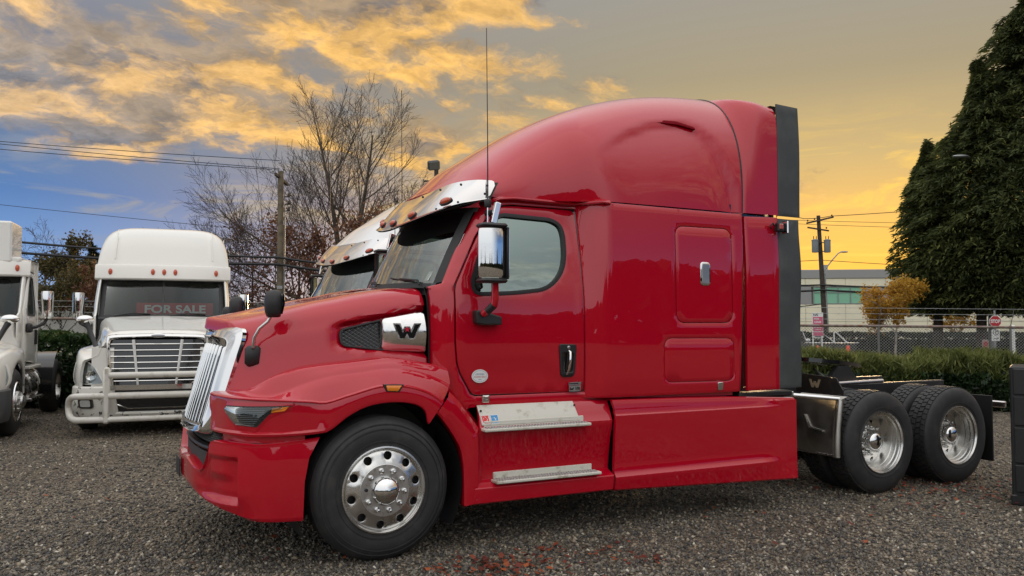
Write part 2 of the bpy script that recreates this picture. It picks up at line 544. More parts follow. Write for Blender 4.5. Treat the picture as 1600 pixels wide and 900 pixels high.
def panel(name, outline, S, mat, parent, holes=(), thick=.02, step=.05, res=.07, off=0., roll=.006, drop=.004, mir=None, smooth=40, Mx=None):
    """sheet cut to outline (a, b), laid over S(a, b, off) -> point, with rolled edges and an inward rim"""
    loops = [outline] + list(holes)
    L = [dens(p, step) for p in loops]
    verts = []; edges = []; isb = []
    for li, lp in enumerate(L):
        k = len(verts); n = len(lp)
        verts += lp; isb += [1] * n
        edges += [(k + i, k + (i+1) % n) for i in range(n)]
        if roll:
            ip = inset(lp, roll if li == 0 else -roll)
            k = len(verts)
            verts += ip; isb += [0] * n
            edges += [(k + i, k + (i+1) % n) for i in range(n)]
    xs = [p[0] for p in L[0]]; ys = [p[1] for p in L[0]]
    gx = np.arange(min(xs) + res/2, max(xs), res); gy = np.arange(min(ys) + res/2, max(ys), res)
    if len(gx) and len(gy):
        G = np.array([(a, b) for a in gx for b in gy])
        bp = np.array(verts)
        ok = inpoly(L[0], G)
        for h in L[1:]: ok &= ~inpoly(h, G)
        dd = np.min(np.linalg.norm(G[:, None, :] - bp[None, :, :], axis=2), axis=1)
        for p in G[ok & (dd > res * .4)]:
            verts.append(tuple(p)); isb.append(0)
    r = delaunay_2d_cdt([Vector(v) for v in verts], edges, [], 0, 1e-6)
    V, F, orig = r[0], r[2], r[3]
    cen = np.array([[sum(V[i][0] for i in f)/len(f), sum(V[i][1] for i in f)/len(f)] for f in F])
    keep = inpoly(L[0], cen)
    for h in L[1:]: keep &= ~inpoly(h, cen)
    F = [f for f, kx in zip(F, keep) if kx]
    bset = set(i for i, o in enumerate(orig) if any(q < len(isb) and isb[q] for q in o))
    mb = MB(); pts = []
    for i, v in enumerate(V):
        pts.append(tuple(S(v[0], v[1], off - (drop if (i in bset and roll) else 0))))
    cnt = {}
    for f in F:
        for i in range(len(f)):
            a, b = f[i], f[(i+1) % len(f)]
            cnt.setdefault((min(a, b), max(a, b)), []).append((a, b))
    faces = [tuple(f) for f in F]; back = {}
    for key, lst in cnt.items():
        if len(lst) == 1:
            a, b = lst[0]
            for q in (a, b):
                if q not in back:
                    back[q] = len(pts); pts.append(tuple(S(V[q][0], V[q][1], off - thick)))
            faces.append((b, a, back[a], back[b]))
    mb.add(pts, faces, Mx)
    return mb.build(name, mat, parent, smooth, mir)

def ring(name, outline, S, mat, parent, w=.012, off=.004, mir=None, depth=.012, step=.05, closed=True):
    """raised bead along an outline on S"""
    o = dens(outline, step) if closed else outline
    i = inset(o, w)
    rows = [[S(a, b, off - depth) for a, b in o], [S(a, b, off) for a, b in o],
            [S((a + c)/2, (b + d)/2, off + .002) for (a, b), (c, d) in zip(o, i)],
            [S(a, b, off) for a, b in i], [S(a, b, off - depth) for a, b in i]]
    return MB().grid(rows, cv=True).build(name, mat, parent, 50, mir)

def copy_tree(o, parent=None, swap=None):
    c = o.copy(); COL.objects.link(c)
    if parent: c.parent = parent
    if swap and c.type == 'MESH':
        for sl in c.material_slots:
            if sl.material and sl.material.name in swap:
                mt = swap[sl.material.name]
                sl.link = 'OBJECT'; sl.material = mt
    for ch in list(o.children):
        copy_tree(ch, c, swap)
    return c
# ================================================================== red bonneted sleeper truck
CY = 1.22                                                # centre line of the truck
TYRE_R = .515

def door_y(z):
    s = max(0., (z - 1.85) / .85)
    return .165 + .165 * s ** 1.35 - .012 * math.exp(-((z - 1.55) / .35) ** 2)
def sleep_y(z):
    return .045 + .02 * max(0., (z - 2.2) / .5) ** 2 + .02 * max(0, (1.25 - z) / .2) ** 2
def side_y(x, z):
    t = smooth01(1.75, 1.95, x)
    y = door_y(z) * (1 - t) + sleep_y(z) * t
    xl = .63 + max(0., z - 1.98) * .6
    q = min(max((xl - x) / .14, 0.), 1.6)
    return y + .075 * q * q
def SIDE(x, z, off=0.):
    return (x, side_y(x, z) - off, z)

# plan curves (from the nose centre round the corner and back along the side)
FP = sp(list(enumerate([(-1.10, .66), (-1.075, .45), (-1.01, .25), (-.88, .11), (-.68, .035), (-.42, 0.), (-.1, -.005), (.2, -.005), (.5, 0.)])))
BP = sp(list(enumerate([(-1.235, 1.22), (-1.215, .85), (-1.17, .52), (-1.09, .28), (-.97, .12), (-.79, .03), (-.56, 0.)])))
def plan(f, s, d, z, smax):
    """point at curve parameter s, moved d inwards"""
    p = f(s); e = .02
    t = np.array(f(min(s + e, smax))) - np.array(f(max(s - e, 0)))
    t /= np.linalg.norm(t)
    return (p[0] - t[1] * d, p[1] + t[0] * d, z)

zbot = sp([(0, .925), (2, .93), (3.15, .924), (5.0, .94), (5.25, .985), (5.45, 1.035), (5.9, 1.105), (6.5, 1.13), (7.1, 1.11), (7.6, 1.045), (8, .96)])
zC = sp([(0, 1.20), (2.2, 1.195), (3.5, 1.185), (4.6, 1.168), (5.0, 1.158), (5.5, 1.200), (6.3, 1.26), (7.05, 1.24), (7.8, 1.15), (8, 1.12)])
zB = sp([(0, 1.225), (2.0, 1.22), (3.5, 1.20), (4.5, 1.275), (5.2, 1.325), (5.8, 1.345), (6.5, 1.37), (7.3, 1.34), (8, 1.235)])
zA = sp([(0, 1.225), (1.5, 1.235), (3.0, 1.31), (4.4, 1.385), (5.5, 1.42), (6.7, 1.45), (7.5, 1.41), (8, 1.36)])
insA = sp([(0, .12), (1, .28), (2, .46), (3, .50), (4, .46), (5, .41), (6, .36), (8, .30)])
def fender_row(s):
    a = insA(s)
    b = min(.10, a * .45); m = .55 * a + .45 * b
    zb, zc, zB_, zA_ = zbot(s), zC(s), zB(s), zA(s)
    k_ = min(1., max(.0, (zA_ - zB_) / .06)); w_ = min(.11, (a - b) * .8)
    g = .016 * (1 - smooth01(4.55, 5.1, s)) * smooth01(.2, .8, s)
    prof = [(.05, zb + .015), (.014, zb), (.0, zb + .006), (-.004, zb + .02), (-.004 + g, zb + .035), (-.004 + g, zb + (zc - zb) * .5), (-.004 + g, zc - .030), (g*.9, zc - .018), (-.002, zc - .013), (-.002, zc - .006), (.004, zc), (.016, zc + .004),
            (b * .55, zc + (zB_ - zc) * .60), (b - .014, zB_ - .008), (b - .004, zB_ - .001), (b + .003, zB_ + .006 * k_), (b + .008, zB_ + .018 * k_), (b + w_ * .30, zB_ + (zA_ - zB_) * .55), (b + w_ * .46, zA_ - .026 * k_), (b + w_ * .54, zA_ - .012 * k_), (b + w_ * .64, zA_ - .006 * k_), (b + w_, zA_ - .002 * k_), (a, zA_), (a + .06, zA_ + .002)]
    return [plan(FP, s, d, z, 8) for d, z in prof]
def FEND(s, z, off=0.):
    zb, zc = zbot(s), zC(s)
    g = .016 * (1 - smooth01(4.55, 5.1, s)) * smooth01(.2, .8, s) * smooth01(.945, .965, z)
    return plan(FP, s, g - off - .004, z, 8)

# bonnet sections
h_y = sp([(-1.12, .66), (-1.0, .60), (-.91, .56), (-.75, .47), (-.5, .385), (-.2, .345), (.1, .31), (.44, .27)])
h_crown = sp([(-1.10, 1.665), (-1.0, 1.705), (-.79, 1.76), (-.65, 1.80), (-.37, 1.875), (-.22, 1.905), (-.04, 1.945), (.23, 1.985), (.44, 1.99)])
h_valley = sp([(-1.10, 1.17), (-.9, 1.27), (-.57, 1.36), (-.28, 1.40), (.12, 1.43), (.45, 1.36)])
def hood_row(x):
    yv = h_y(x); zc = h_crown(x); zv = h_valley(x)
    sh = .16 + .06 * smooth01(-.9, .4, x)                # shoulder height below the crown
    lean = .05
    P = [(yv - .02, zv - .16), (yv, zv - .02), (yv + lean * .3, zv + (zc - sh - zv) * .4), (yv + lean * .6, zv + (zc - sh - zv) * .8), (yv + lean, zc - sh + .0),
         (yv + lean + .035, zc - sh * .55), (yv + lean + .10, zc - sh * .22), (yv + lean + .20, zc - sh * .06), (yv + lean + .33, zc), (CY - .12, zc + .012), (CY, zc + .022)]
    return P
def hood_full(x, nose=0.0):
    f = sp(list(enumerate(hood_row(x)))); half = [f(k * .25) for k in range(41)]
    pts = []
    for y, z in half:
        q = (y - .62) / .60
        pts.append((x - nose * max(0., q), y, z))
    return pts + [(p[0], 2*CY - p[1], p[2]) for p in pts[-2::-1]]
# intake scoop on the bonnet side: a pocket deepening to the rear
def pocket(x, z):
    top = .0
    if x < -.27: return 0.
    zt = 1.66 + (x + .23) * .20; zb_ = 1.535 - (x + .22) * .10
    fz = smooth01(zb_ - .035, zb_ + .02, z) * (1 - smooth01(zt + .005, zt + .06, z))
    return .075 * smooth01(-.30, -.17, x) * fz

def wheel_front(root, x, mir=None, name='front_wheel'):
    wh = thing_part(root, name, (x, 0, TYRE_R))
    M = frame((0, 0, 0), (1, 0, 0), (0, 0, 1), (0, -1, 0))     # local z points out of the truck
    tp = [(.300, -.015), (.312, .004), (.335, .006), (.36, .012), (.405, .012), (.445, .004), (.470, -.010), (.490, -.026), (.503, -.045), (.512, -.058)]
    for k in range(5):                                        # circumferential ribs
        h = -.062 - k * .040
        tp += [(.515, h), (.515, h - .031), (.506, h - .0325), (.506, h - .0385)]
    tp += [(.512, -.262), (.490, -.285), (.445, -.312), (.40, -.318), (.33, -.31), (.30, -.295)]
    mb = MB().lathe(tp, 96, M)
    for r, h in ((.345, .0105), (.430, .0095), (.463, -.003)):
        mb.lathe([(r - .004, h - .004), (r - .003, h + .004), (r + .003, h + .004), (r + .004, h - .004)], 96, M)
    mb.build('tyre', TYRE, wh, 25, mir)
    # disc with ten hand holes, dished
    rim = MB().lathe([(.262, -.05), (.283, -.012), (.290, .010), (.299, .019), (.309, .017), (.313, .004), (.311, -.02), (.285, -.09), (.275, -.28), (.30, -.30)], 72, M)
    rim.build('rim', WHEELALU, wh, 40, mir)
    prof = lin([(0, .030), (.188, .030), (.20, .020), (.22, .014), (.27, .004), (.29, -.008)])
    def DS(a, b, off=0.):
        r = math.hypot(a, b); p = M @ Vector((a, b, prof(r) + off)); return tuple(p)
    circ = lambda cx, cy, r, n: [(cx + r*math.cos(2*math.pi*k/n), cy + r*math.sin(2*math.pi*k/n)) for k in range(n)]
    holes = [circ(.243*math.cos(R(36*k + 12)), .243*math.sin(R(36*k + 12)), .030, 18) for k in range(10)]
    panel('disc', circ(0, 0, .284, 64), DS, WHEELALU, wh, holes, thick=.022, step=.03, res=.03, roll=.003, drop=.002, mir=mir)
    MB().lathe([(.001, .0325), (.182, .0325), (.186, .030), (.186, .02)], 48, M).build('hub_flange', ALU, wh, 30, mir)
    MB().lathe([(.283, -.06), (.001, -.06)], 32, M).build('brake_back', FRAME, wh, 30, mir)
    hc = [(.103, .029), (.103, .055), (.098, .070), (.083, .093), (.055, .114), (.025, .124), (.001, .126)]
    MB().lathe(hc, 40, M).build('hub_cap', CHROME, wh, 50, mir)
    for k in range(10):
        a = R(36*k - 6)
        Mk = M @ Matrix.Translation((.143*math.cos(a), .143*math.sin(a), .03))
        if k == 5 and mir is None:
            MB().lathe([(.012, 0), (.012, .022), (.001, .022)], 10, Mk).build('lug_nut', FRAME, wh, 40, mir); continue
        MB().lathe([(.020, 0), (.020, .012), (.0165, .014), (.0155, .034), (.011, .043), (.001, .046)], 14, Mk).build('lug_nut', CHROME, wh, 40, mir)
    return wh

def thing_part(root, name, loc=(0, 0, 0)):
    o = bpy.data.objects.new(name, None); COL.objects.link(o); o.parent = root; o.location = loc; o.empty_display_size = .2
    return o

DRIVE_CACHE = {}
def wheel_drive(root, x, mir=False):
    """dual drive wheels with lugged tread and deep-dish outer rim"""
    wh = thing_part(root, 'drive_wheel', (x, 0, TYRE_R))
    if mir:
        wh.location = (x, 2*CY, TYRE_R); wh.rotation_euler = (0, 0, math.pi)
    if DRIVE_CACHE:
        for nm, me in DRIVE_CACHE['list']:
            link(nm, me, wh)
        return wh
    M = frame((0, 0, 0), (1, 0, 0), (0, 0, 1), (0, -1, 0))
    made = []
    def keep(o): made.append((o.name.split('.')[0], o.data)); return o
    for off in (0., -.335):
        Mo = M @ Matrix.Translation((0, 0, off))
        tp = [(.290, -.03), (.306, -.006), (.33, .004), (.37, .010), (.42, .008), (.455, -.002), (.480, -.014), (.497, -.028), (.503, -.042), (.502, -.25), (.48, -.276), (.44, -.288), (.35, -.285), (.29, -.26)]
        mb = MB().lathe(tp, 80, Mo)
        mb.lathe([(.340, .002), (.342, .010), (.350, .010), (.352, .002)], 80, Mo)
        keep(mb.build('tyre', TYRE, wh, 28))
        tb = MB(); n = 54
        rng = random.Random(3)
        for k in range(n):
            for j, (w0, w1, sh) in enumerate(((-.040, -.086, 0.), (-.093, -.140, .5), (-.147, -.194, .0), (-.201, -.248, .5))):
                a0 = 2*math.pi*(k + sh)/n; da = 2*math.pi/n*.82
                vs = []; tw = (.18 if j % 2 else -.18) * da
                for r in (.500, .516 if j in (1, 2) else .513):
                    sk = 1.0 if r < .51 else .93
                    for (aa, hh) in ((a0, w0), (a0 + da*sk, w0), (a0 + da*sk + tw, w1), (a0 + tw, w1)):
                        vs.append((r*math.cos(aa), r*math.sin(aa), hh))
                tb.add(vs, [(4,5,6,7), (0,1,5,4), (1,2,6,5), (2,3,7,6), (3,0,4,7)], Mo)
        keep(tb.build('tread', TYRE, wh, 0))
    keep(MB().lathe([(.296, -.012), (.303, .006), (.309, .006), (.311, -.006), (.300, -.018), (.283, -.026), (.279, -.05), (.270, -.056), (.268, -.10), (.262, -.104), (.258, -.165), (.250, -.19), (.215, -.20)], 64, M).build('rim', WHEELALU, wh, 30))
    circ = lambda cx, cy, r, n: [(cx + r*math.cos(2*math.pi*k/n), cy + r*math.sin(2*math.pi*k/n)) for k in range(n)]
    prof = lin([(0, -.165), (.15, -.165), (.17, -.172), (.25, -.20)])
    def DS(a, b, off=0.):
        return tuple(M @ Vector((a, b, prof(math.hypot(a, b)) + off)))
    holes = [circ(.205*math.cos(R(36*k)), .205*math.sin(R(36*k)), .025, 14) for k in range(10)]
    keep(panel('disc', circ(0, 0, .252, 48), DS, WHEELALU, wh, holes, thick=.02, step=.03, res=.035, roll=0))
    keep(MB().lathe([(.25, -.24), (.001, -.24)], 24, M).build('drum', FRAME, wh, 30))
    keep(MB().lathe([(.100, -.164), (.100, -.10), (.094, -.075), (.075, -.055), (.04, -.043), (.001, -.04)], 32, M).build('hub_cap', CHROME, wh, 50))
    for k in range(10):
        a = R(36*k + 18)
        keep(MB().lathe([(.019, 0), (.019, .01), (.015, .012), (.014, .04), (.001, .046)], 10, M @ Matrix.Translation((.137*math.cos(a), .137*math.sin(a), -.164))).build('lug_nut', CHROME, wh, 40))
    DRIVE_CACHE['list'] = made
    return wh

def w_logo(name, M, s, parent, mat, out=None, star=None):
    """the angular double-V emblem as flat raised strokes; local x right, y up, z out; width 2s"""
    L = [(-1, .55), (-.62, .55), (-.36, -.12), (-.16, .30), (.16, .30), (.36, -.12), (.62, .55), (1, .55), (.56, -.55), (.20, -.55), (0, -.16), (-.20, -.55), (-.56, -.55)]
    if out is not None:
        big = inset([(x*s, y*s) for x, y in L], -.10*s)
        MB().prism(big, 0, .003, M).build(name + '_edge', out, parent, 0)
    MB().prism([(x*s, y*s) for x, y in L], .0005, .005, M).build(name, mat, parent, 0)
    if star is not None:
        st = []
        for k in range(10):
            r = (.26 if k % 2 == 0 else .11) * s; a = R(90 + 36*k); st.append((r*math.cos(a), r*math.sin(a) + .16*s))
        MB().prism(st, .001, .008, M).build('star', star, parent, 0)

def bonnet_truck(root):
    p = root
    # ---------------- bonnet
    xs = list(np.linspace(-.91, .435, 30))
    rows = []
    nose = lin([(-.91, .145), (-.75, .085), (-.5, .03), (-.3, 0)])
    for x in xs:
        row = hood_full(x, nose(x)); out = []
        n = len(row)
        for i, (a, b, c) in enumerate(row):
            d = pocket(a, c) if b < .55 else (pocket(a, c) if b > 2*CY - .55 else 0)
            sl = max(0., 1.68 - c) * .20 * smooth01(-.45, -.91, x)
            out.append((a - sl, b + d if b < CY else b - d, c))
        rows.append(out)
    first = rows[0]
    kf = lambda b: min(1., max(0., (min(b, 2*CY - b) - .60) / .15))
    lip = [[(a - .012*kf(b), b + (CY - b)*.008, c - .012*kf(b)) for a, b, c in first], [(a - .022*kf(b), b + (CY - b)*.02, c - .085*kf(b)) for a, b, c in first], [(a + .05, b + (CY - b)*.05, c - .095*kf(b)) for a, b, c in first]]
    back = [[(a + .0, b + (CY - b)*.015, c - .03) for a, b, c in rows[-1]]]
    MB().grid(lip[::-1] + rows + back).build('hood', RED, p, 38)
    # crease line pressed into the bonnet top
    # ---------------- fenders, bumper
    for mir in (None, CY):
        ss = np.concatenate([np.linspace(0, 3, 19), np.linspace(3.2, 8, 33)])
        ss = [s for s in ss]
        grid = [fender_row(s) for s in ss]
        # rear end leans along the cut between bonnet and step fender
        lean = lambda z: (z - 1.05) * .75
        out = []
        for s, row in zip(ss, grid):
            t = smooth01(7.0, 8.0, s)
            out.append([(a + t * (lean(min(c, 1.25)) - .09), b, c) for a, b, c in row])
        MB().grid(out).build('fender', RED, p, 30, mir)
        # amber side marker in a dark bezel
        FQ = lambda s, z, off=0.: FEND(s, z, off - .006 + .0)
        panel('side_marker_bezel', rounded([(6.28, 1.265), (6.82, 1.26), (6.70, 1.203), (6.36, 1.210)], .02), FQ, BLACK, p, off=.010, thick=.02, step=.04, res=.1, roll=.004, mir=mir)
        panel('side_marker', rounded([(6.35, 1.256), (6.76, 1.252), (6.66, 1.212), (6.39, 1.217)], .02), FQ, AMBER, p, off=.017, thick=.02, step=.04, res=.1, roll=.006, mir=mir)
        # ---- headlight: dark reflector, ribs, amber corner, clear lens
        hl = thing_part(p, 'headlight')
        O = [(1.63, 1.134), (4.14, 1.137), (3.48, 1.084), (3.06, .993), (2.19, 1.005), (1.88, 1.050), (1.55, 1.098)]
        O = rounded(O, [.03, .02, .06, .06, .06, .05, .03], 4)
        panel('headlight_surround', inset(O, -.035), FEND, RED, hl, off=.006, thick=.03, step=.08, res=.15, roll=.02, drop=.007, mir=mir)
        panel('reflector', O, FEND, pbr('reflector_grey', (.045, .048, .052), .35, .5), hl, off=.008, thick=.02, step=.06, res=.12, roll=0, mir=mir)
        rb = MB()
        for k in range(9):
            z = 1.008 + k * .0125
            s0 = np.interp(z, [.99, 1.005, 1.05, 1.098, 1.134], [2.3, 2.19, 1.88, 1.58, 1.65]) + .12
            s1 = np.interp(z, [.993, 1.084, 1.137], [3.02, 3.42, 3.5]) - .12
            rb.tube([FEND(s, z, .013) for s in np.linspace(s0, s1, 8)], .0026, 5)
        rb.build('lamp_rib', pbr('lamp_rib_grey', (.20, .21, .22), .35, .8), hl, 40, mir)
        panel('indicator', [(3.55, 1.122), (4.05, 1.133), (3.93, 1.10), (3.52, 1.090)], FEND, AMBER, hl, off=.014, thick=.01, step=.06, res=.2, roll=.003, mir=mir)
        panel('lens', inset(O, .004), FEND, LENS, hl, off=.022, thick=.004, step=.06, res=.08, roll=.015, drop=.010, mir=mir)
        # ---- step fender behind the cut, carried by the cab
        arch = [(.405, 1.045), (.46, .985), (.51, .92), (.56, .845), (.605, .76), (.622, .68), (.632, .59), (.635, .335)]
        ridge = [(.535, 1.195), (.60, 1.14), (.66, 1.07), (.72, .99), (.77, .93), (.79, .885), (.79, .6), (.79, .36)]
        rows = []
        fa, fr = sp(list(enumerate(arch))), sp(list(enumerate(ridge)))
        for k in np.linspace(0, 7, 29):
            (ax, az), (rx, rz) = fa(k), fr(k)
            low = smooth01(4.6, 5.6, k)
            ins = .15 * (1 - low) + .06 * low
            rows.append([(ax, .10, az), (ax - .004, .004, az), (ax + .012, -.006, az + .006 * (1 - low)), (ax + (rx-ax)*.45, -.006, az + (rz-az)*.45), (ax + (rx-ax)*.72, .004, az + (rz-az)*.72),
                         (ax + (rx-ax)*.92, .05, az + (rz-az)*.95), (rx, ins, rz), (rx + .05, ins + .05, rz + .01)])
        MB().grid(rows).build('step_fender', RED, p, 32, mir)
        # inner wheel-well liner
        lr = []
        for a in np.linspace(-30, 210, 28):
            c, s_ = math.cos(R(a)), math.sin(R(a))
            rr = .625
            lr.append([(rr*c, .03, TYRE_R + rr*s_), (rr*c, .52, TYRE_R + rr*s_), (.2*c, .56, TYRE_R + .2*s_)])
        MB().grid(lr).build('wheel_well_liner', BLACK, p, 40, mir)
    # ---------------- bumper
    ztop = sp([(0, .70), (.7, .71), (1.5, .668), (1.9, .662), (2.12, .73), (2.42, .865), (2.56, .89), (3.2, .889), (4.0, .886), (4.6, .880), (5.4, .893), (6, .913)])
    zbo = sp([(0, .50), (.64, .505), (1.48, .458), (2.3, .425), (3.1, .398), (4.06, .368), (5.0, .358), (6, .35)])
    def bump_d(s, z):
        # pressed scoop round the corner with a sharp rear edge and a fin along the bottom
        t = smooth01(1.3, 2.3, s) * (1 - smooth01(3.74, 3.90, s))
        zz = smooth01(.455, .52, z) * (1 - smooth01(.755, .80, z))
        shelf = 1 - .55 * smooth01(.60, .68, z) * (1 - smooth01(3.0, 3.7, s))
        return .055 * t * zz * shelf
    for mir in (None, CY):
        rows = []
        for s in sorted(set(np.linspace(0, 2.4, 13)) | set(np.linspace(2.45, 4.2, 50)) | set(np.linspace(4.3, 6, 13))):
            zt, zb = ztop(s), zbo(s)
            row = [plan(BP, s, .09, zt - .004, 6), plan(BP, s, .03, zt, 6), plan(BP, s, .008, zt - .006, 6)]
            for k in range(49):
                z = zt - .014 - (zt - .014 - zb - .02) * k / 48
                bow = .012 * ((z - .62) / .28) ** 2 + .05 * smooth01(.56, .36, z) * (1 - smooth01(3.4, 5, s))
                row.append(plan(BP, s, bow + bump_d(s, z), z, 6))
            row += [plan(BP, s, .075 * (1 - smooth01(3.4, 5, s)) + .02, zb, 6), plan(BP, s, .16, zb + .01, 6)]
            ed = smooth01(4.3, 6, s)
            rows.append([(a + ed * float(np.interp(c, [.35, .62, .78, .915], [-.012, -.004, .026, .10])), b, c) for a, b, c in row])
        e = rows[-1]
        rows.append([(a + .0, b + .03, c) for a, b, c in e]); rows.append([(a - .02, b + .10, c) for a, b, c in e])
        MB().grid(rows).build('bumper', RED, p, 30, mir)
        # dark band between bumper and fender, red filler set back
        MB().grid([[plan(FP, s, .045, z, 8) for z in (.86, .94)] for s in np.linspace(.0, 4.5, 40)]).build('bumper_filler', RED, p, 40, mir)
        MB().grid([[plan(FP, s, d, .880, 8) for d in (.035, .3)] for s in np.linspace(.2, 4.8, 24)]).build('bumper_shelf', BLACK, p, 40, mir)
    # lower intake: dark cavity, mesh sheets, a grey bar
    nosex = sp([(.42, -1.04), (.55, -1.09), (.8, -1.135), (1.22, -1.155), (1.64, -1.135), (1.89, -1.09), (2.02, -1.04)])
    cav = [[(nosex(y) + .06, y, .60), (nosex(y) + .07, y, .96)] for y in np.linspace(.42, 2.02, 13)]
    MB().grid(cav).build('intake_back', GLOSSBLK, p, 40)
    MESHM = pbr('mesh_black', (.02, .02, .021), .35)
    mb = MB()
    for z0, z1, dxx in ((.665, .775, .0), (.835, .925, .03)):
        for k in range(-6, 64):
            for sg in (1, -1):
                pts = []
                for q in range(5):
                    z = z0 + (z1 - z0) * q / 4; y = .44 + k * .027 + sg * (z - z0) * .9
                    if .43 <= y <= 2.01: pts.append((nosex(y) + dxx, y, z))
                if len(pts) > 1: mb.tube(pts, .0045, 4, caps=False)
    mb.build('intake_mesh', MESHM, p, 0)
    MB().grid([[(nosex(y) + a, y, z) for a, z in ((.03, .822), (-.010, .818), (-.016, .805), (-.010, .792), (.03, .788))] for y in np.linspace(.43, 2.01, 21)]).build('intake_bar', BLACK, p, 30)
    MB().box((-1.246, 1.30, .59), (.008, .26, .14), bev=.003).build('plate_holder', BLACK, p)
    # ---------------- radiator grille in its deep bright shell
    gr = thing_part(p, 'radiator_grille')
    gy = lambda z: np.interp(z, [.93, 1.53], [.70, .70])
    nx = lambda y, z: np.interp(z, [.93, 1.55], [-1.137, -.975]) - .070 * (1 - ((y - CY) / .54) ** 2)
    # slats
    NS = 13
    for k in range(NS):
        y = .745 + (2.44 - 2*.745) * k / (NS - 1)
        pts = []; zt = 1.545 - .03 * ((y - CY) / .5) ** 2
        prof = []
        for z in np.linspace(.955, zt, 9):
            prof.append([(nx(y, z) + .012, y - .008, z), (nx(y, z) + .002, y - .0075, z), (nx(y, z) - .006, y - .003, z), (nx(y, z) - .006, y + .003, z), (nx(y, z) + .002, y + .0075, z), (nx(y, z) + .012, y + .008, z)])
        tcap = [(q[0] + .03, q[1], q[2] + .022) for q in prof[-1]]
        MB().grid(prof + [tcap]).build('slat', CHROME, gr, 50)
    MB().grid([[(nx(y, z) + .045, y, z) for z in (.93, 1.24, 1.56)] for y in np.linspace(.70, 1.74, 11)]).build('grille_back', GLOSSBLK, gr, 40)
    # shell: outer edge meets hood side, turns over a rounded front edge, goes in to the slats
    def shell(u):
        """u runs from bottom centre round the near side to top centre: outer, front and inner points"""
        return u
    out_pts = [(-1.15, CY, .885), (-1.145, 1.0, .885), (-1.125, .80, .89), (-1.105, .665, .895), (-1.075, .60, .95), (-1.045, .555, 1.10), (-.988, .545, 1.30), (-.935, .545, 1.48), (-.90, .553, 1.60), (-.90, .60, 1.662), (-.95, .75, 1.676), (-.995, .95, 1.668), (-1.005, CY, 1.665)]
    fr_pts = [(-1.222, CY, .905), (-1.215, 1.0, .905), (-1.19, .80, .91), (-1.165, .705, .925), (-1.15, .685, .97), (-1.11, .672, 1.10), (-1.06, .665, 1.30), (-1.015, .66, 1.46), (-.985, .665, 1.545), (-.99, .70, 1.585), (-1.02, .80, 1.60), (-1.045, 1.0, 1.605), (-1.05, CY, 1.605)]
    in_pts = [(-1.22, CY, .955), (-1.212, 1.0, .955), (-1.185, .80, .955), (-1.155, .735, .957), (-1.145, .724, .98), (-1.105, .712, 1.10), (-1.055, .708, 1.30), (-1.01, .706, 1.45), (-.985, .708, 1.51), (-.99, .735, 1.535), (-1.015, .82, 1.545), (-1.04, 1.0, 1.55), (-1.047, CY, 1.55)]
    fo, ff, fi = (sp(list(enumerate(q))) for q in (out_pts, fr_pts, in_pts))
    for mir in (None, CY):
        rows = []
        for u in np.linspace(0, 12, 61):
            o, f, i = fo(u), ff(u), fi(u)
            m1 = o + (f - o) * .9; m2 = f + (i - f) * .25
            mid = (o + f) / 2 + np.array((-.012, -.004, .004))
            deep = i + np.array((.055, 0, 0))
            rows.append([tuple(q) for q in (o + np.array((.03, .01, 0)), o, o + (mid - o)*.55, mid, m1, f + np.array((-.006, .004, 0)), m2, i, deep)])
        MB().grid(rows).build('grille_shell', CHROME, gr, 45, mir)
    # bright toothed strip along the foot of the slats
    MB().grid([[(nx(y, .95) - .02 + .008*(k % 2), y, z) for z in (.94, .972)] for k, y in enumerate(np.linspace(.725, 1.715, 40))]).build('grille_foot', POLISH, gr, 0)

    # ---------------- hood-side air intake with bright cover
    for mir in (None, CY):
        HS = lambda x, z, off=0.: (x, h_y(x) + .012 + pocket(x, z) * 0 + .045 * (z - 1.5) / .3 - off, z)
        it = thing_part(p, 'air_intake')
        Om = rounded([(-.225, 1.655), (.10, 1.735), (.10, 1.495), (-.215, 1.532)], [.05, .004, .004, .05])
        panel('intake_cavity', Om, HS, GLOSSBLK, it, off=-.052, thick=.01, step=.06, res=.1, roll=0, mir=mir)
        mb = MB()
        for k in range(-14, 22):
            for sg in (1, -1):
                seg = []
                for q in np.linspace(0, 1, 25):
                    x = -.23 + q * .335; z = 1.50 + k * .028 + sg * (x + .23) * .62
                    if inpoly(inset(Om, .004), [(x, z)])[0]: seg.append(HS(x, z, -.030 + .0))
                if len(seg) > 1: mb.tube([seg[0], seg[-1]], .0028, 4, caps=False)
        mb.build('intake_mesh', MESHM, it, 0, mir)
        ring('intake_lip', Om, lambda x, z, off=0.: HS(x, z, off - .02), BLACK, it, w=.012, off=.0, mir=mir, depth=.04)
        Oc = rounded([(.085, 1.738), (.425, 1.800), (.437, 1.478), (.085, 1.500)], [.03, .035, .012, .03], 6)
        HC = lambda x, z, off=0.: (x, HS(x, z)[1] - off - .046 * math.sin(math.pi * min(max((z - 1.49) / .30, 0), 1)) - .015*smooth01(.085, .14, x) - (z - 1.64)*.13, z)
        panel('bright_cover', Oc, HC, POLISH, it, off=-.004, thick=.06, step=.03, res=.04, roll=.014, drop=.016, mir=mir)
        if mir is None:
            c0 = HC(.262, 1.642, .0)
            Ml = frame((c0[0] + .005, c0[1] + .002, c0[2]), (1, -.14, 0), (.02, .0, 1), (-.14, -1, .0))
            w_logo('emblem', Ml, .095, it, GLOSSBLK, out=POLISH, star=pbr('emblem_red', (.55, .01, .04), .25, coat=1))
    # rubber gap between bonnet and cab
    for mir in (None, CY):
        MB().grid([[(.432, y, z), (.452, y + .012, z), (.452, y + .06, z)] for y, z in ((.34, 1.99), (.285, 1.90), (.262, 1.79), (.25, 1.62), (.245, 1.45), (.25, 1.20))]).build('hood_seal', SEAL, p, 40, mir)

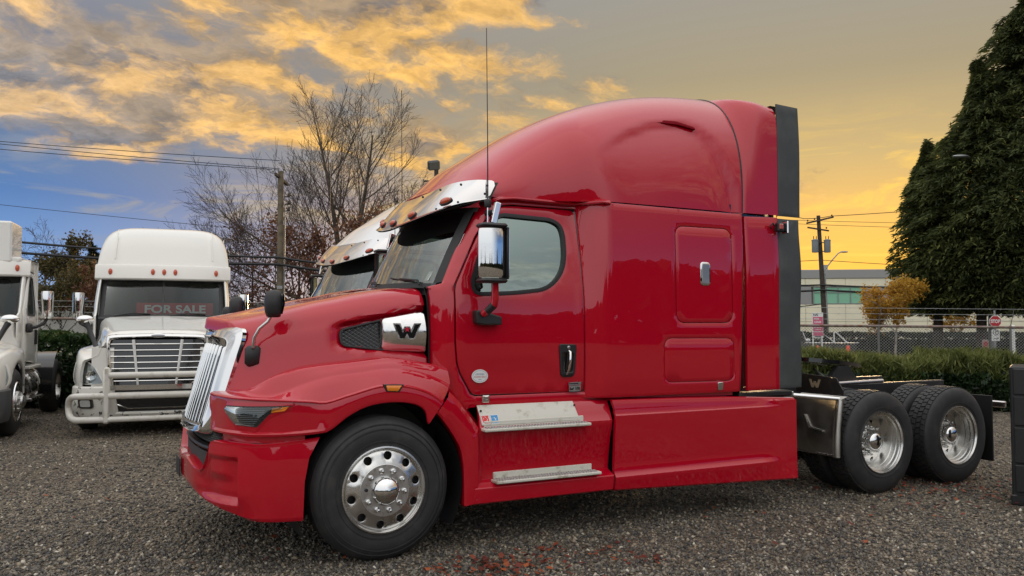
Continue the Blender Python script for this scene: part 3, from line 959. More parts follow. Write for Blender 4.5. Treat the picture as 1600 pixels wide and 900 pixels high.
    # ---------------- cab side, door, sleeper
    DOOR = [(.628, 1.985), (.628, 1.55), (.642, 1.40), (.665, 1.325), (.765, 1.158), (.80, 1.145), (1.785, 1.138), (1.785, 2.672), (1.20, 2.672), (1.075, 2.655), (1.00, 2.60), (.845, 2.385)]
    DOOR = rounded(DOOR, [.05, .1, .05, .05, .03, .02, .03, .05, .1, .06, .08, .2], 4)
    WIN = [(.775, 2.03), (.79, 1.955), (.84, 1.938), (1.15, 1.952), (1.42, 1.985), (1.53, 2.05), (1.61, 2.15), (1.645, 2.27), (1.655, 2.45), (1.635, 2.535), (1.55, 2.575), (1.10, 2.59), (1.04, 2.56), (.90, 2.335)]
    WIN = rounded(WIN, [.04, .03, .04, .2, .15, .12, .1, .1, .08, .05, .08, .05, .05, .2], 4)
    def DOORS(x, z, off=0.):
        # pressed line sweeping along the door foot
        zl = np.interp(x, [.80, 1.20, 1.42, 1.52, 1.66], [1.385, 1.375, 1.355, 1.31, 1.20])
        d = .010 * smooth01(-.012, .012, zl - z) * smooth01(.72, .95, x)
        # shallow frame round the window
        return (x, side_y(x, z) + d - off, z)
    for mir in (None, CY):
        dr = thing_part(p, 'door')
        panel('door_skin', DOOR, DOORS, RED, dr, [inset(WIN, -.010)], thick=.03, step=.035, res=.06, roll=.008, drop=.005, mir=mir)
        panel('window', inset(WIN, -.004), SIDE, GLASS_SIDE, dr, off=-.016, thick=.004, step=.05, res=.10, roll=0, mir=mir)
        ring('window_seal', inset(WIN, -.018), SIDE, SEAL, dr, w=.030, off=.006, mir=mir, depth=.03, step=.03)
        MB().grid([[SIDE(x, z, -.10) for z in (1.2, 1.94)] for x in np.linspace(.64, 1.76, 8)]).build('door_card', TRIM, dr, 40, mir)
        # handle: bezel, dark pocket, bright bar, lock
        hd = [(1.548, 1.535), (1.705, 1.530), (1.710, 1.50), (1.695, 1.285), (1.67, 1.262), (1.58, 1.262), (1.56, 1.285), (1.545, 1.50)]
        panel('handle_bezel', rounded(hd, .02, 3), SIDE, BLACK, dr, [rounded([(1.572, 1.462), (1.682, 1.46), (1.672, 1.30), (1.582, 1.30)], .02, 3)], off=.016, thick=.03, step=.03, res=.06, roll=.007, drop=.006, mir=mir)
        panel('handle_pocket', [(1.55, 1.48), (1.70, 1.48), (1.69, 1.28), (1.56, 1.28)], SIDE, GLOSSBLK, dr, off=.002, thick=.01, step=.06, res=.06, roll=0, mir=mir)
        MB().tube([SIDE(1.632, 1.480, .012), SIDE(1.634, 1.465, .036), SIDE(1.632, 1.40, .042), SIDE(1.622, 1.33, .038), SIDE(1.617, 1.285, .014)], [.010, .0125, .0125, .0115, .009], 10).build('handle_bar', CHROME, dr, 60, mir)
        MB().lathe([(.014, 0), (.014, .006), (.010, .008), (.001, .008)], 14, frame(SIDE(1.628, 1.505, .017), (1, 0, 0), (0, 0, 1), (0, -1, 0))).build('door_lock', STAIN, dr, 40, mir)
        # cab frame: pillar, cowl side and header around the door
        CF = [(.455, 1.22), (.560, 1.205), (.72, 1.03), (.80, 1.075), (1.82, 1.085), (1.80, 1.128), (.795, 1.134), (.752, 1.150), (.653, 1.318), (.630, 1.396), (.616, 1.55), (.616, 1.99),
              (.833, 2.393), (.99, 2.61), (1.07, 2.668), (1.20, 2.686), (1.80, 2.684), (1.80, 2.735), (1.06, 2.735), (.95, 2.70), (.855, 2.62), (.545, 2.015), (.455, 1.99)]
        panel('cab_frame', CF, SIDE, RED, p, off=-.002, thick=.03, step=.03, res=.05, roll=.006, drop=.004, mir=mir)
        # dark recess behind the shut lines
        GB = [(.50, 1.16), (.76, 1.10), (1.83, 1.10), (1.83, 2.70), (1.06, 2.70), (.60, 1.99)]
        panel('shut_line', GB, SIDE, GLOSSBLK, p, [inset(WIN, -.03)], off=-.026, thick=.004, step=.05, res=.12, roll=0, mir=mir)
        # pressed pocket in the cowl side behind the bright cover
        # sleeper side
        BAG = rounded([(2.668, 2.565), (3.315, 2.568), (3.320, 1.708), (2.672, 1.705)], .10, 6)
        LOW = rounded([(2.54, 1.578), (3.33, 1.572), (3.33, 1.185), (2.54, 1.192)], .09, 6)
        SL = [(1.795, 1.085), (3.40, 1.085), (3.425, 1.6), (3.45, 2.25), (3.458, 2.712), (2.7, 2.716), (1.795, 2.722)]
        panel('sleeper_side', SL, SIDE, RED, p, [BAG, LOW], thick=.03, step=.04, res=.05, roll=.004, drop=.003, mir=mir)
        panel('sleeper_back_sheet', inset(SL, .05), SIDE, GLOSSBLK, p, off=-.028, thick=.004, step=.1, res=.15, roll=0, mir=mir)
        bd = panel('baggage_door', inset(BAG, .006), SIDE, RED, p, off=.0015, thick=.025, step=.03, res=.08, roll=.005, drop=.004, mir=mir)
        HO = rounded([(2.938, 2.252), (3.052, 2.250), (3.052, 2.042), (2.938, 2.044)], .035, 4)
        panel('latch_rim', HO, SIDE, CHROME, bd, off=.012, thick=.012, step=.03, res=.1, roll=.006, drop=.005, mir=mir)
        panel('latch_face', inset(HO, .014), SIDE, SHEET, bd, off=.014, thick=.006, step=.03, res=.06, roll=.003, drop=.003, mir=mir)
        panel('lower_hatch', inset(LOW, .004), SIDE, RED, p, off=.0005, thick=.025, step=.03, res=.08, roll=.004, drop=.003, mir=mir)
        panel('hatch_catch', rounded([(3.13, 1.178), (3.19, 1.178), (3.19, 1.105), (3.13, 1.105)], .008, 2), SIDE, STAIN, p, off=.014, thick=.016, step=.03, res=.1, roll=.004, mir=mir)
        MB().grid([[(x, side_y(max(x, 1.1), 2.70) + .03, z) for z in (2.66, 2.80)] for x in np.linspace(.98, 3.47, 20)]).build('seam_backing', GLOSSBLK, p, 0, mir)
        # drip rail over the door
        rail = []
        for x in np.linspace(.98, 2.0, 22):
            z = np.interp(x, [.98, 1.06, 1.2, 1.9, 2.0], [2.695, 2.735, 2.748, 2.735, 2.73]); o = .055 * smooth01(.95, 1.2, x) * (1 - smooth01(1.90, 2.0, x)) + .012
            y = side_y(x, 2.70)
            rail.append([(x, y + .02, z - .028), (x, y - o + .006, z - .026), (x, y - o, z - .018), (x, y - o + .004, z - .006), (x, y - .004, z + .012), (x, y + .03, z + .014)])
        MB().grid(rail).build('drip_rail', RED, p, 40, mir)
        # sill under door and sleeper
        MB().grid([[(x, .115 + .055 * (x < 2), 1.135), (x, .108 + .055*(x < 2), 1.10), (x, .112 + .055 * (x < 2), 1.05), (x, .3, 1.03)] for x in (.70, 1.2, 1.7, 1.95, 2.6, 3.36)]).build('sill', RED, p, 40, mir)
        # catches
        MB().box((.855, .105, 1.117), (.06, .03, .055), bev=.006).box((.855, .087, 1.125), (.028, .012, .028), bev=.004).build('sill_catch', STAIN, p, 30, mir)

        # ---------------- lower skirts
        fprof = [(.334, .040), (.334, .012), (.345, -.001), (.40, -.004), (.450, -.004), (.458, .0), (.464, .010), (.494, .080), (.501, .087), (.512, .089), (.60, .083), (.75, .064), (.85, .042), (.895, .033), (.903, .034), (.912, .041), (.96, .064), (1.02, .095), (1.052, .113), (1.060, .120), (1.066, .135), (1.066, .17)]
        fy = lin([(z, y) for z, y in fprof[1:-1]])
        FS = lambda x, z, off=0.: (x, fy(z) - off, z)
        fxl = lin([(.334, .665), (.46, .660), (.60, .70), (.75, .745), (.90, .775), (1.07, .80)]); fxr = lin([(.334, 1.968), (.45, 1.974), (.80, 1.985), (1.07, 1.992)])
        rows = []
        for u in [0.] + list(np.linspace(.004, .996, 26)) + [1.]:
            rows.append([(fxl(z) + (fxr(z) - fxl(z))*u, y, z) for z, y in fprof])
        rim = lambda r, dx: [(x + dx, y + .035, z) for x, y, z in r]
        MB().grid([rim(rows[0], .002)] + rows + [rim(rows[-1], -.002)]).build('front_skirt', RED, p, 26, mir)
        bot = lambda x: float(np.interp(x, [1.985, 4.05], [.328, .252]))
        topz = lambda x: float(np.interp(x, [2.0, 2.6, 3.3, 4.05], [1.068, 1.060, 1.045, 1.006]))
        rprof = [(0, .040, 1), (0, .010, 1), (.012, -.001, 1), (.40, -.010, 0), (.432, -.016, 0), (.438, -.015, 0), (.444, -.010, 0), (.468, .006, 0), (.476, .009, 0), (.55, .010, 0), (.75, .006, 0), (.92, .000, 0), (.938, .000, 0), (.943, .003, 0), (.949, .011, 0), (.956, .014, 0), (.99, .017, 0), (-.020, .024, 2), (-.006, .030, 2), (0, .042, 2), (0, .08, 2)]
        rows = []
        for u in [0.] + list(np.linspace(.003, .997, 34)) + [1.]:
            row = []
            for q, y, md in rprof:
                z0 = min(max(q, .3), 1.0)
                xl = float(np.interp(z0, [.33, .44, .80, 1.07], [1.985, 1.988, 1.998, 2.006])); x = xl + (4.047 - xl)*u
                z = bot(x) + q if md == 1 else (topz(x) + q if md == 2 else q)
                k = smooth01(3.90, 3.60, x) if md == 0 else 1.
                row.append((x, y*k + .006*(1-k), z))
            rows.append(row)
        MB().grid([rim(rows[0], .002)] + rows + [rim(rows[-1], -.002)]).build('rear_skirt', RED, p, 26, mir)
        MB().grid([[(4.02, y, z) for z in (.28, 1.0)] for y in (.045, .5)]).build('skirt_end', FRAME, p, 0, mir)
        # upper step: painted kick plate and tread
        st = thing_part(p, 'step')
        KP = [(.790, 1.068), (1.655, 1.066), (1.672, .922), (.795, .922)]
        panel('kick_plate', KP, FS, CREAM, st, off=.012, thick=.01, step=.1, res=.1, roll=.003, drop=.002, mir=mir)
        for q in ((.805, 1.028), (1.652, 1.036)):
            MB().lathe([(.009, 0), (.009, .004), (.001, .004)], 10, frame(FS(*q, .013), (1, 0, 0), (0, 0, 1), (0, -1, 0))).build('rivet', SEAL, st, 40, mir)
        def tread(x0, x1, z, y0, y1, nm):
            MB().box(((x0 + x1)/2, y0 + .008, z + .022), (x1 - x0 - .05, .018, .05), bev=.004).box(((x0+x1)/2, (y0+y1)/2, z - .014), (x1 - x0, abs(y1-y0), .024), bev=.006).build(nm, CREAM, st, 30, mir)
            mt = MB(); rng = random.Random(5)
            nx_ = int((x1 - x0) / .026)
            for i in range(nx_):
                for j in range(3):
                    cx = x0 + .02 + i * (x1 - x0 - .04) / nx_ + (.013 if j % 2 else 0)
                    cy = y1 + (y0 - y1) * (.16 + .30 * j)
                    mt.lathe([(.0095, -.001), (.0085, .006), (.005, .007), (.004, -.0005)], 7, Matrix.Translation((cx, cy, z)))
            mt.build('grip_teeth', ALU, st, 30, mir)
        tread(.785, 1.735, .905, .040, -.045, 'tread')
        tread(.885, 1.835, .505, .075, -.040, 'tread')
        if mir is None:
            # two pictogram stickers on the kick plate
            for x, c, nm in ((.830, (.70, .05, .05), 'red_sticker'), (.908, (.05, .30, .62), 'blue_sticker')):
                SQ = [(x - .034, .998), (x + .034, .998), (x + .036, .930), (x - .032, .930)]
                panel(nm, SQ, FS, WHITEPL, st, off=.0135, thick=.001, step=.1, res=.1, roll=0)
                panel(nm + '_print', inset(SQ, .005), FS, pbr(nm, c, .5, var=(55, (.75, .72, .70), .56, .60)), st, off=.0150, thick=.001, step=.1, res=.1, roll=0)

        # ---------------- side extender behind the sleeper
        EX = [(3.478, 1.09), (3.865, 1.09), (3.885, 2.705), (3.478, 2.692)]
        ES = lambda x, z, off=0.: (x, .035 + .02*smooth01(2.2, 2.7, z) - .012*(x - 3.47) - off, z)
        ex = panel('side_extender', EX, ES, RED, p, thick=.03, step=.05, res=.09, roll=.006, drop=.004, mir=mir)
        RBF = [(3.868, 1.095), (4.145, 1.10), (4.145, 1.5), (4.158, 2.1), (4.165, 2.695), (3.890, 2.697)]
        def RFS(x, z, off=0.):
            return (x, .036 + .02*smooth01(2.2, 2.7, z) - .012*(x-3.47) - off + .006*math.sin(z*7 + x*5)*smooth01(3.9, 4.12, x), z)
        panel('rubber_flap', RBF, RFS, RUBBER, ex, off=-.004, thick=.012, step=.06, res=.07, roll=.003, drop=.002, mir=mir)
        MB().grid([[(3.42, .085, z), (3.54, .085, z), (3.54, .40, z)] for z in (1.08, 2.72)]).build('gap_seal', GLOSSBLK, p, 0, mir)
        MB().grid([[(x, .10, z) for z in (2.64, 2.80)] for x in (3.45, 3.885)]).build('gap_seal', GLOSSBLK, p, 0, mir)
        # work lamp
        if mir is None:
            wl = thing_part(p, 'work_lamp')
            MB().box((3.86, .0, 2.605), (.085, .06, .085), bev=.012).build('lamp_body', BLACK, wl)
            MB().box((3.915, -.015, 2.605), (.018, .085, .12), bev=.008).build('lamp_bracket', CHROME, wl)
            MB().box((3.85, -.034, 2.61), (.05, .012, .05), bev=.006).build('lamp_glass', REDLENS, wl)
            MB().tube([(3.81, .02, 2.62), (3.78, .0, 2.64), (3.755, .02, 2.61), (3.79, .03, 2.59)], .007, 6).build('lamp_cable', SEAL, wl)
    # ---------------- roof cap
    seam_y = sp([(1.0, .325), (1.4, .30), (1.75, .20), (1.98, .082), (2.3, .068), (3.46, .068)])
    crown = sp([(.70, 2.84), (.82, 2.955), (.96, 3.085), (1.11, 3.185), (1.33, 3.33), (1.59, 3.49), (1.85, 3.62), (2.13, 3.735), (2.41, 3.825), (2.70, 3.895), (3.01, 3.945), (3.32, 3.972), (3.56, 3.98)])
    def roof_section(xc, xseam, zseam, ys, n=3.0, m=2.6, N=56, zc=None):
        w = CY - ys; zc = crown(xc) if zc is None else zc; out = []
        for k in range(N + 1):
            t = math.pi * k / N; c, s = math.cos(t), math.sin(t)
            u = abs(c) ** (2/n); v = s ** (2/m)
            x = xseam + (xc - xseam) * v
            y = CY - math.copysign(w * u, c); z = zseam + (zc - zseam) * v
            out.append((x, y, z))
        return out
    def scallop(x, y, z):
        """pressed teardrop in the roof flank: sharp upper edge, fading below"""
        zl = np.interp(x, [1.75, 2.0, 2.25, 2.55, 2.80, 3.0, 3.15, 3.27, 3.34], [3.05, 3.24, 3.38, 3.50, 3.545, 3.53, 3.45, 3.24, 3.02])
        if x < 1.75 or x > 3.36: return 0.
        d = zl - z
        return .034 * smooth01(-.006, .045, d) * (1 - smooth01(.10, .75, d)) * smooth01(1.75, 2.4, x)
    rows = []
    for u in np.linspace(0, 1, 44):
        xs_ = 1.0 + 2.462 * u; xc = .70 + (3.50 - .70) * u
        sec = roof_section(xc, xs_, 2.735 - .01 * u, seam_y(xs_), n=2.5 + .7 * smooth01(0, .5, u), m=2.3 + .2*smooth01(0, .6, u))
        o = []
        for x, y, z in sec:
            d = scallop(x, y, z)
            o.append((x, y + d if y < CY else y - d, z))
        rows.append(o)
    pre = [[(x + .02, y + (CY - y)*.02, z - .05) for x, y, z in rows[0]]]
    roof_edge = rows[-1]
    post = [[(x - .004, y + (CY - y)*.012, z - .008) for x, y, z in rows[-1]], [(x - .05, y + (CY - y)*.03, z - .02) for x, y, z in rows[-1]]]
    MB().grid(pre + rows + post).build('roof_cap', RED, p, 42)
    for mir in (None, CY):
        # slot vent in the roof flank, its shade put into a darker red
        def RF(x, z, off=0.):
            u = (x - 1.0) / 2.46; xc = .70 + 2.8*u
            zc = crown(xc); v = min(max((z - 2.73) / (zc - 2.73), 0.), .999); s = v ** (2.5/2)
            yy = CY - (CY - .068) * (max(0., 1 - s*s)) ** (1/3.2)
            return (x, yy - off, z)
        SLOT = rounded([(2.44, 3.505), (2.62, 3.545), (2.84, 3.548), (3.02, 3.505), (3.025, 3.475), (2.84, 3.510), (2.64, 3.510), (2.47, 3.488)], .012, 3)
        panel('roof_vent', SLOT, RF, pbr('shaded_slot_red', (.16, .0, .006), .7, spec=.05), p, off=.004, thick=.04, step=.04, res=.05, roll=.003, mir=mir)
    # rear roof fairing and its rubber edge
    rows = []
    for u in np.linspace(0, 1, 12):
        x = 3.500 + .388 * u
        zc = 3.962 - .060*smooth01(.0, .5, u) - .095 * smooth01(.2, 1., u)
        e = smooth01(.0, .95, u)
        rows.append([(q[0] - .028*(1-u)*smooth01(3.2, 2.72, q[2]), q[1], q[2]) for q in roof_section(x, x, 2.725, .058 - .012*u, n=3.2 + 12*e, m=2.5 + 9.5*e, zc=zc, N=96)])
    pre = [[(x - .10, y + (CY - y)*.035, z - .035) for x, y, z in rows[0]], [(x - .02, y + (CY - y)*.012, z - .012) for x, y, z in rows[0]]]
    MB().grid(pre + rows + [[(x, y + (CY - y)*.02, z - .02) for x, y, z in rows[-1]]]).build('rear_roof_fairing', RED, p, 42)
    MB().tube([(x + .004, y + (CY - y)*.004, z - .002) for x, y, z in roof_edge], .011, 6).build('roof_gap_seal', SEAL, p, 60)
    for mir in (None, CY):
        UF = [(3.892, 2.722), (4.172, 2.720), (4.176, 3.1), (4.172, 3.785), (3.894, 3.795)]
        panel('roof_rubber_flap', UF, lambda x, z, off=0.: (x, .044 + .012*smooth01(3.3, 3.9, z) - off + .004*math.sin(z*5)*smooth01(3.95, 4.15, x), z), RUBBER, p, thick=.014, step=.06, res=.08, roll=.003, drop=.002, mir=mir)
    MB().grid([[(x, y, 3.79 - .004*k) for y in (.12, CY, 2.32)] for k, x in enumerate((3.88, 4.16))]).build('roof_rubber_flap', RUBBER, p, 0)
    MB().grid([[(3.47, y, z) for z in (1.05, 2.70)] for y in (.14, CY, 2.30)]).build('cab_back', GLOSSBLK, p, 0)
    # ---------------- windscreen, header and cabin
    wb = lambda y: (.37 + .19 * ((y - CY)/.94)**2, y, 2.02 - .03*((y - CY)/.94)**2)
    wtp = lambda y: (.70 + .17 * ((y - CY)/.90)**2, y, 2.66 - .035*((y - CY)/.90)**2)
    def WS(a, b, off=0.):
        """a: 0..1 across, b: 0..1 up"""
        yb = .275 + 1.89 * a; yt = .315 + 1.81 * a
        p0, p1 = np.array(wb(yb)), np.array(wtp(yt))
        q = p0 + (p1 - p0) * b
        q[0] -= off * .87 + .012*math.sin(math.pi*b); q[2] += off * .5
        return tuple(q)
    wsd = thing_part(p, 'windscreen')
    MB().grid([[WS(a, b) for b in np.linspace(0, 1, 13)] for a in np.linspace(0, 1, 33)]).build('glass', GLASS_WS, wsd, 60)
    MB().grid([[WS(a, b, .0035) for b in np.linspace(.0, 1, 9)] for a in (.006, .012, .035, .058)]).build('windscreen_seal', SEAL, wsd, 60)
    MB().grid([[WS(a, b, .0035) for b in np.linspace(.0, 1, 9)] for a in (.994, .988, .965, .942)]).build('windscreen_seal', SEAL, wsd, 60)
    MB().grid([[WS(a, b, .0035) for b in (.96, 1.02)] for a in np.linspace(-.012, 1.012, 25)]).build('windscreen_seal', SEAL, wsd, 60)
    MB().grid([[WS(a, b, .0035) for b in (-.03, .035)] for a in np.linspace(-.012, 1.012, 25)]).build('windscreen_seal', SEAL, wsd, 60)
    # black sheet standing in for the visor's dark reflection in the glass, rounded corner
    rows = []
    for a in np.linspace(.02, .985, 41):
        dip = .60 + .12 * smooth01(.35, .0, a) + .03*math.sin(a*9)
        dip = dip + .25 * smooth01(.88, .985, a)
        rows.append([WS(a, b, -.025) for b in np.linspace(dip, .985, 5)])
    MB().grid(rows).build('visor_reflection', pbr('visor_reflection_black', (.006, .006, .007), .55), wsd, 60)
    # header above the glass, under the visor
    MB().grid([[WS(a, 1.02, .0), tuple(np.array(WS(a, 1.02)) + np.array((-.02, 0, .035))), tuple(np.array(WS(a, 1.02)) + np.array((.02, 0, .09))), tuple(np.array(WS(a, 1.02)) + np.array((.08, 0, .16)))] for a in np.linspace(-.02, 1.02, 25)]).build('header', RED, p, 60)
    # cowl between bonnet and glass
    MB().grid([[(.43, y, 1.975 + .03*(1 - ((y-CY)/.95)**2)), tuple(np.array(wb(y)) + np.array((.0, 0, -.02)))] for y in np.linspace(.28, 2.16, 21)]).build('cowl', BLACK, p, 60)
    for y0, y1, in ((.52, 1.10), (1.30, 1.85)):
        wp = thing_part(p, 'wiper')
        a0 = (y0 - .28)/1.89
        MB().tube([WS(a0, .0, .02), WS(a0 + .015, .05, .03), WS(a0 + .16, .075, .025)], .008, 6).build('wiper_arm', SEAL, wp)
        MB().tube([WS(a0 + .05, .045, .012), WS(a0 + .27, .10, .012)], .007, 6).build('wiper_blade', SEAL, wp)
    MB().box((0, 0, 0), (.002, .085, .085), M=Matrix.Translation(WS(.115, .14, -.012)) @ Matrix.Rotation(R(30), 4, 'Y')).build('windscreen_sticker', WHITEPL, wsd, 0)
    inside = MB()
    MB().grid([[(.47, y, 1.93), (.52, y, 2.02), (.70, y, 2.06), (.95, y, 2.03), (1.02, y, 1.90), (1.0, y, 1.4)] for y in np.linspace(.30, 2.14, 7)]).build('dashboard', DASH, p, 40)
    for y in (.75, 1.70):
        se = thing_part(p, 'seat')
        MB().box((1.62, y, 1.58), (.52, .52, .16), bev=.06).build('cushion', SEATM, se, 60)
        MB().box((1.88, y, 1.95), (.16, .52, .68), M=Matrix.Translation((1.88, y, 1.95)) @ Matrix.Rotation(R(8), 4, 'Y') @ Matrix.Translation((-1.88, -y, -1.95)), bev=.06).build('backrest', SEATM, se, 60)
        MB().box((1.94, y, 2.38), (.11, .30, .18), bev=.05).build('headrest', SEATM, se, 60)
    Mw = frame((1.12, .75, 2.0), (0, 1, 0), (.55, 0, .83), (-.83, 0, .55))
    ringp = [(.22 * math.cos(2*math.pi*k/28), .22*math.sin(2*math.pi*k/28), 0) for k in range(29)]
    MB().tube(ringp, .014, 8, Mw, caps=False).tube([(-.2, 0, 0), (0, 0, -.03), (.2, 0, 0)], .016, 6, Mw).tube([(0, -.2, 0), (0, 0, -.03), (0, 0, -.3)], .02, 6, Mw).build('steering_wheel', DASH, p, 60)
    MB().grid([[(2.05, y, z) for z in (1.2, 2.75)] for y in (.2, 2.24)]).build('bunk_curtain', TRIM, p, 0)
    MB().grid([[(x, y, 2.70 + .02*(1-((y-CY)/.9)**2)) for y in np.linspace(.34, 2.10, 7)] for x in (.85, 2.05)]).build('headliner', TRIM, p, 0)
    MB().grid([[(x, y, 1.22) for y in (.2, 2.24)] for x in (.5, 3.44)]).build('cab_floor', FRAME, p, 0)
    MB().grid([[(.50, y, z) for z in (.75, 1.96)] for y in (.27, 2.17)]).build('firewall', FRAME, p, 0)

    # ---------------- bright visor with marker lamps
    vt = sp([(0, (1.045, .285, 2.865)), (1, (.89, .38, 2.875)), (2, (.77, .58, 2.865)), (3, (.71, .90, 2.835)), (4, (.69, 1.22, 2.82)), (5, (.71, 1.54, 2.835)), (6, (.77, 1.86, 2.865)), (7, (.89, 2.06, 2.875)), (8, (1.045, 2.155, 2.865))])
    vb = sp([(0, (.955, .262, 2.705)), (1, (.74, .335, 2.660)), (2, (.58, .48, 2.605)), (3, (.475, .85, 2.550)), (4, (.445, 1.22, 2.525)), (5, (.475, 1.59, 2.550)), (6, (.58, 1.96, 2.605)), (7, (.74, 2.105, 2.660)), (8, (.955, 2.178, 2.705))])
    vz = thing_part(p, 'sun_visor')
    def VIS(u, v, off=0.):
        a, b = vt(u), vb(u)
        q = b + (a - b) * v; bow = math.sin(math.pi * v) * .010
        n = np.cross(np.array(vb(min(u+.05, 8))) - np.array(vb(max(u-.05, 0))), a - b); n /= np.linalg.norm(n)
        if n[0] > 0 and n[2] < .2: n = -n
        if n[2] < 0: n = -n
        return tuple(q + n * (bow + off))
    us = np.linspace(0, 8, 65)
    def rim_v(u):  # rounded ends
        e = min(u, 8 - u); return .42 * (1 - min(e/.22, 1)) ** 2
    rows = []
    for u in us:
        k = rim_v(u)
        rows.append([VIS(u, v) for v in np.linspace(0 + k*.5, 1 - k*.7, 9)] )
    MB().grid(rows + []).build('visor_sheet', VISOR, vz, 60)
    MB().grid([[tuple(np.array(VIS(u, v)) + np.array((.012, 0, -.010))) for v in np.linspace(0.01, .97, 5)] for u in us]).build('visor_underside', pbr('visor_black', (.008, .008, .008), .6), vz, 60)
    MB().grid([[VIS(u, 0.0, .004), VIS(u, 0, .010), VIS(u, .05, .006)] for u in us]).build('visor_edge', VISOR, vz, 60)
    MB().grid([[tuple(np.array(vb(u)) + np.array((.01, 0, -.002))), tuple(np.array((max(vb(u)[0] + .05, .72 + .20*((vb(u)[1]-CY)/.9)**2), CY + (vb(u)[1]-CY)*.93, 2.665)))] for u in np.linspace(.3, 7.7, 49)]).build('visor_closing_plate', pbr('visor_black', (.008, .008, .008), .6), vz, 60)
    for u, v in ((1.72, .25), (2.95, .20), (4.0, .18), (5.05, .20), (6.28, .25)):
        c = Vector(VIS(u, v, .004)); e = .05
        t = (Vector(VIS(u + e, v)) - Vector(VIS(u - e, v))).normalized(); up_ = (Vector(VIS(u, v + e)) - Vector(VIS(u, v - e))).normalized(); nn = t.cross(up_).normalized()
        if nn.z < 0: nn = -nn
        Mm = frame(c, t, up_, nn) @ Matrix.Diagonal((1.75, 1, 1, 1))
        ml = MB().lathe([(.029, -.004), (.029, .012), (.022, .024), (.010, .028), (.001, .029)], 20, Mm).build('marker_lamp', REDLENS, vz, 60)
        MB().lathe([(.034, -.004), (.034, .005), (.028, .008)], 20, Mm).build('lamp_base', BLACK, ml, 60)
    for u, v in ((.25, .30), (.32, .72), (1.5, .85), (2.4, .88), (3.3, .9), (1.15, .10), (2.0, .08)):
        c = Vector(VIS(u, v, .002))
        MB().ball(c, .010, 5).build('bolt', FRAME, vz, 60)

    # ---------------- mirrors, antenna
    for mir in (None, CY):
        mr = thing_part(p, 'door_mirror')
        # bright shell, bowed, open to the rear
        rows = []
        for z in (2.05, 2.07, 2.16, 2.30, 2.40, 2.425):
            k = 1.0 if 2.06 < z < 2.42 else .93
            row = []
            for t in np.linspace(0, 1, 15):
                a = R(-80 + 165 * t)
                row.append((.83 - .115*k*math.sin(a) * -1, -.045 - .075*k*math.cos(a), z))
            rows.append(row)
        MB().grid(rows).build('mirror_shell', CHROME, mr, 60, mir)
        MB().box((.835, -.045, 2.45), (.215, .15, .035), bev=.016).box((.835, -.045, 2.028), (.215, .15, .035), bev=.016).box((.945, -.035, 2.24), (.018, .15, .40), bev=.006).build('mirror_cap', BLACK, mr, 40, mir)
        MB().box((.956, -.035, 2.24), (.006, .13, .37)).build('mirror_glass', CHROME, mr, 0, mir)
        MB().box((.885, -.01, 2.555), (.050, .035, .17), M=Matrix.Translation((.885, -.01, 2.555)) @ Matrix.Rotation(R(14), 4, 'Y') @ Matrix.Translation((-.885, .01, -2.555)), bev=.006).build('upper_arm', CHROME, mr, 30, mir)
        MB().tube([(.91, .01, 2.60), (.96, .12, 2.595), (1.02, .31, 2.60)], .020, 6).box((.985, .30, 2.60), (.09, .03, .05), bev=.01).build('arm_bracket', BLACK, mr, 40, mir)
        MB().tube([(.87, -.03, 2.02), (.872, -.03, 1.90), (.868, -.02, 1.845), (.835, .03, 1.80), (.82, .07, 1.775)], .029, 10).build('lower_arm', RED, mr, 60, mir)
        MB().tube([(.868, -.02, 1.845), (.832, .03, 1.795)], .030, 10).build('arm_boot', BLACK, mr, 60, mir)
        bs = [(.765, 1.805), (.825, 1.800), (.985, 1.755), (.985, 1.690), (.83, 1.690), (.77, 1.700)]
        panel('mirror_base', rounded(bs, .015, 3), SIDE, BLACK, mr, off=.085, thick=.09, step=.04, res=.05, roll=.012, drop=.012, mir=mir)
        # hood mirror on its stalk
        hm = thing_part(p, 'hood_mirror')
        fx = lambda x, z: h_y(x) + .03
        MB().box((-.83, .505, 1.465), (.115, .055, .150), bev=.022).build('stalk_foot', BLACK, hm, 50, mir)
        MB().tube([(-.835, .475, 1.525), (-.83, .455, 1.60), (-.80, .435, 1.665), (-.745, .42, 1.715), (-.715, .415, 1.77)], .0125, 10).build('stalk', STAIN, hm, 60, mir)
        rows = []
        for t, rx in ((-.10, .030), (-.095, .055), (-.06, .068), (0, .074), (.05, .070), (.085, .055), (.10, .028)):
            row = []
            for k in range(20):
                a = 2*math.pi*k/20
                row.append((-.70 + rx*math.cos(a)*(1.0 if math.cos(a) < 0 else .75), .405 + 1.15*rx*math.sin(a), 1.845 + t))
            rows.append(row)
        MB().grid(rows, cv=True).build('mirror_housing', BLACK, hm, 60, mir)
        MB().grid([[(-.70 + x, .405 + y, 1.845 + z) for (x, y, z) in q] for q in [[(.046, -.06, -.075), (.046, .06, -.075)], [(.058, -.08, 0), (.058, .08, 0)], [(.052, -.062, .07), (.052, .062, .07)]]]).build('mirror_glass', CHROME, hm, 60, mir)
        an = thing_part(p, 'antenna')
        MB().lathe([(.026, -.03), (.030, -.02), (.030, .022), (.024, .035), (.008, .04)], 14, Matrix.Translation((.925, .215, 2.66))).tube([(.925, .24, 2.66), (.98, .34, 2.69)], .014, 6).build('antenna_mount', BLACK, an, 50, mir)
        MB().tube([(.925, .215, 2.63), (.925, .215, 2.47)], .007, 8).build('antenna_spring', CHROME, an, 60, mir)
        MB().tube([(.925, .215, 2.70), (.923, .215, 3.2), (.912, .215, 4.085)], [.006, .004, .0028], 6).build('antenna_whip', SEAL, an, 60, mir)

    # ---------------- door decals
    Me = frame(SIDE(.825, 1.292, .0125), (1, 0, 0), (0, .02, 1), (0, -1, .02))
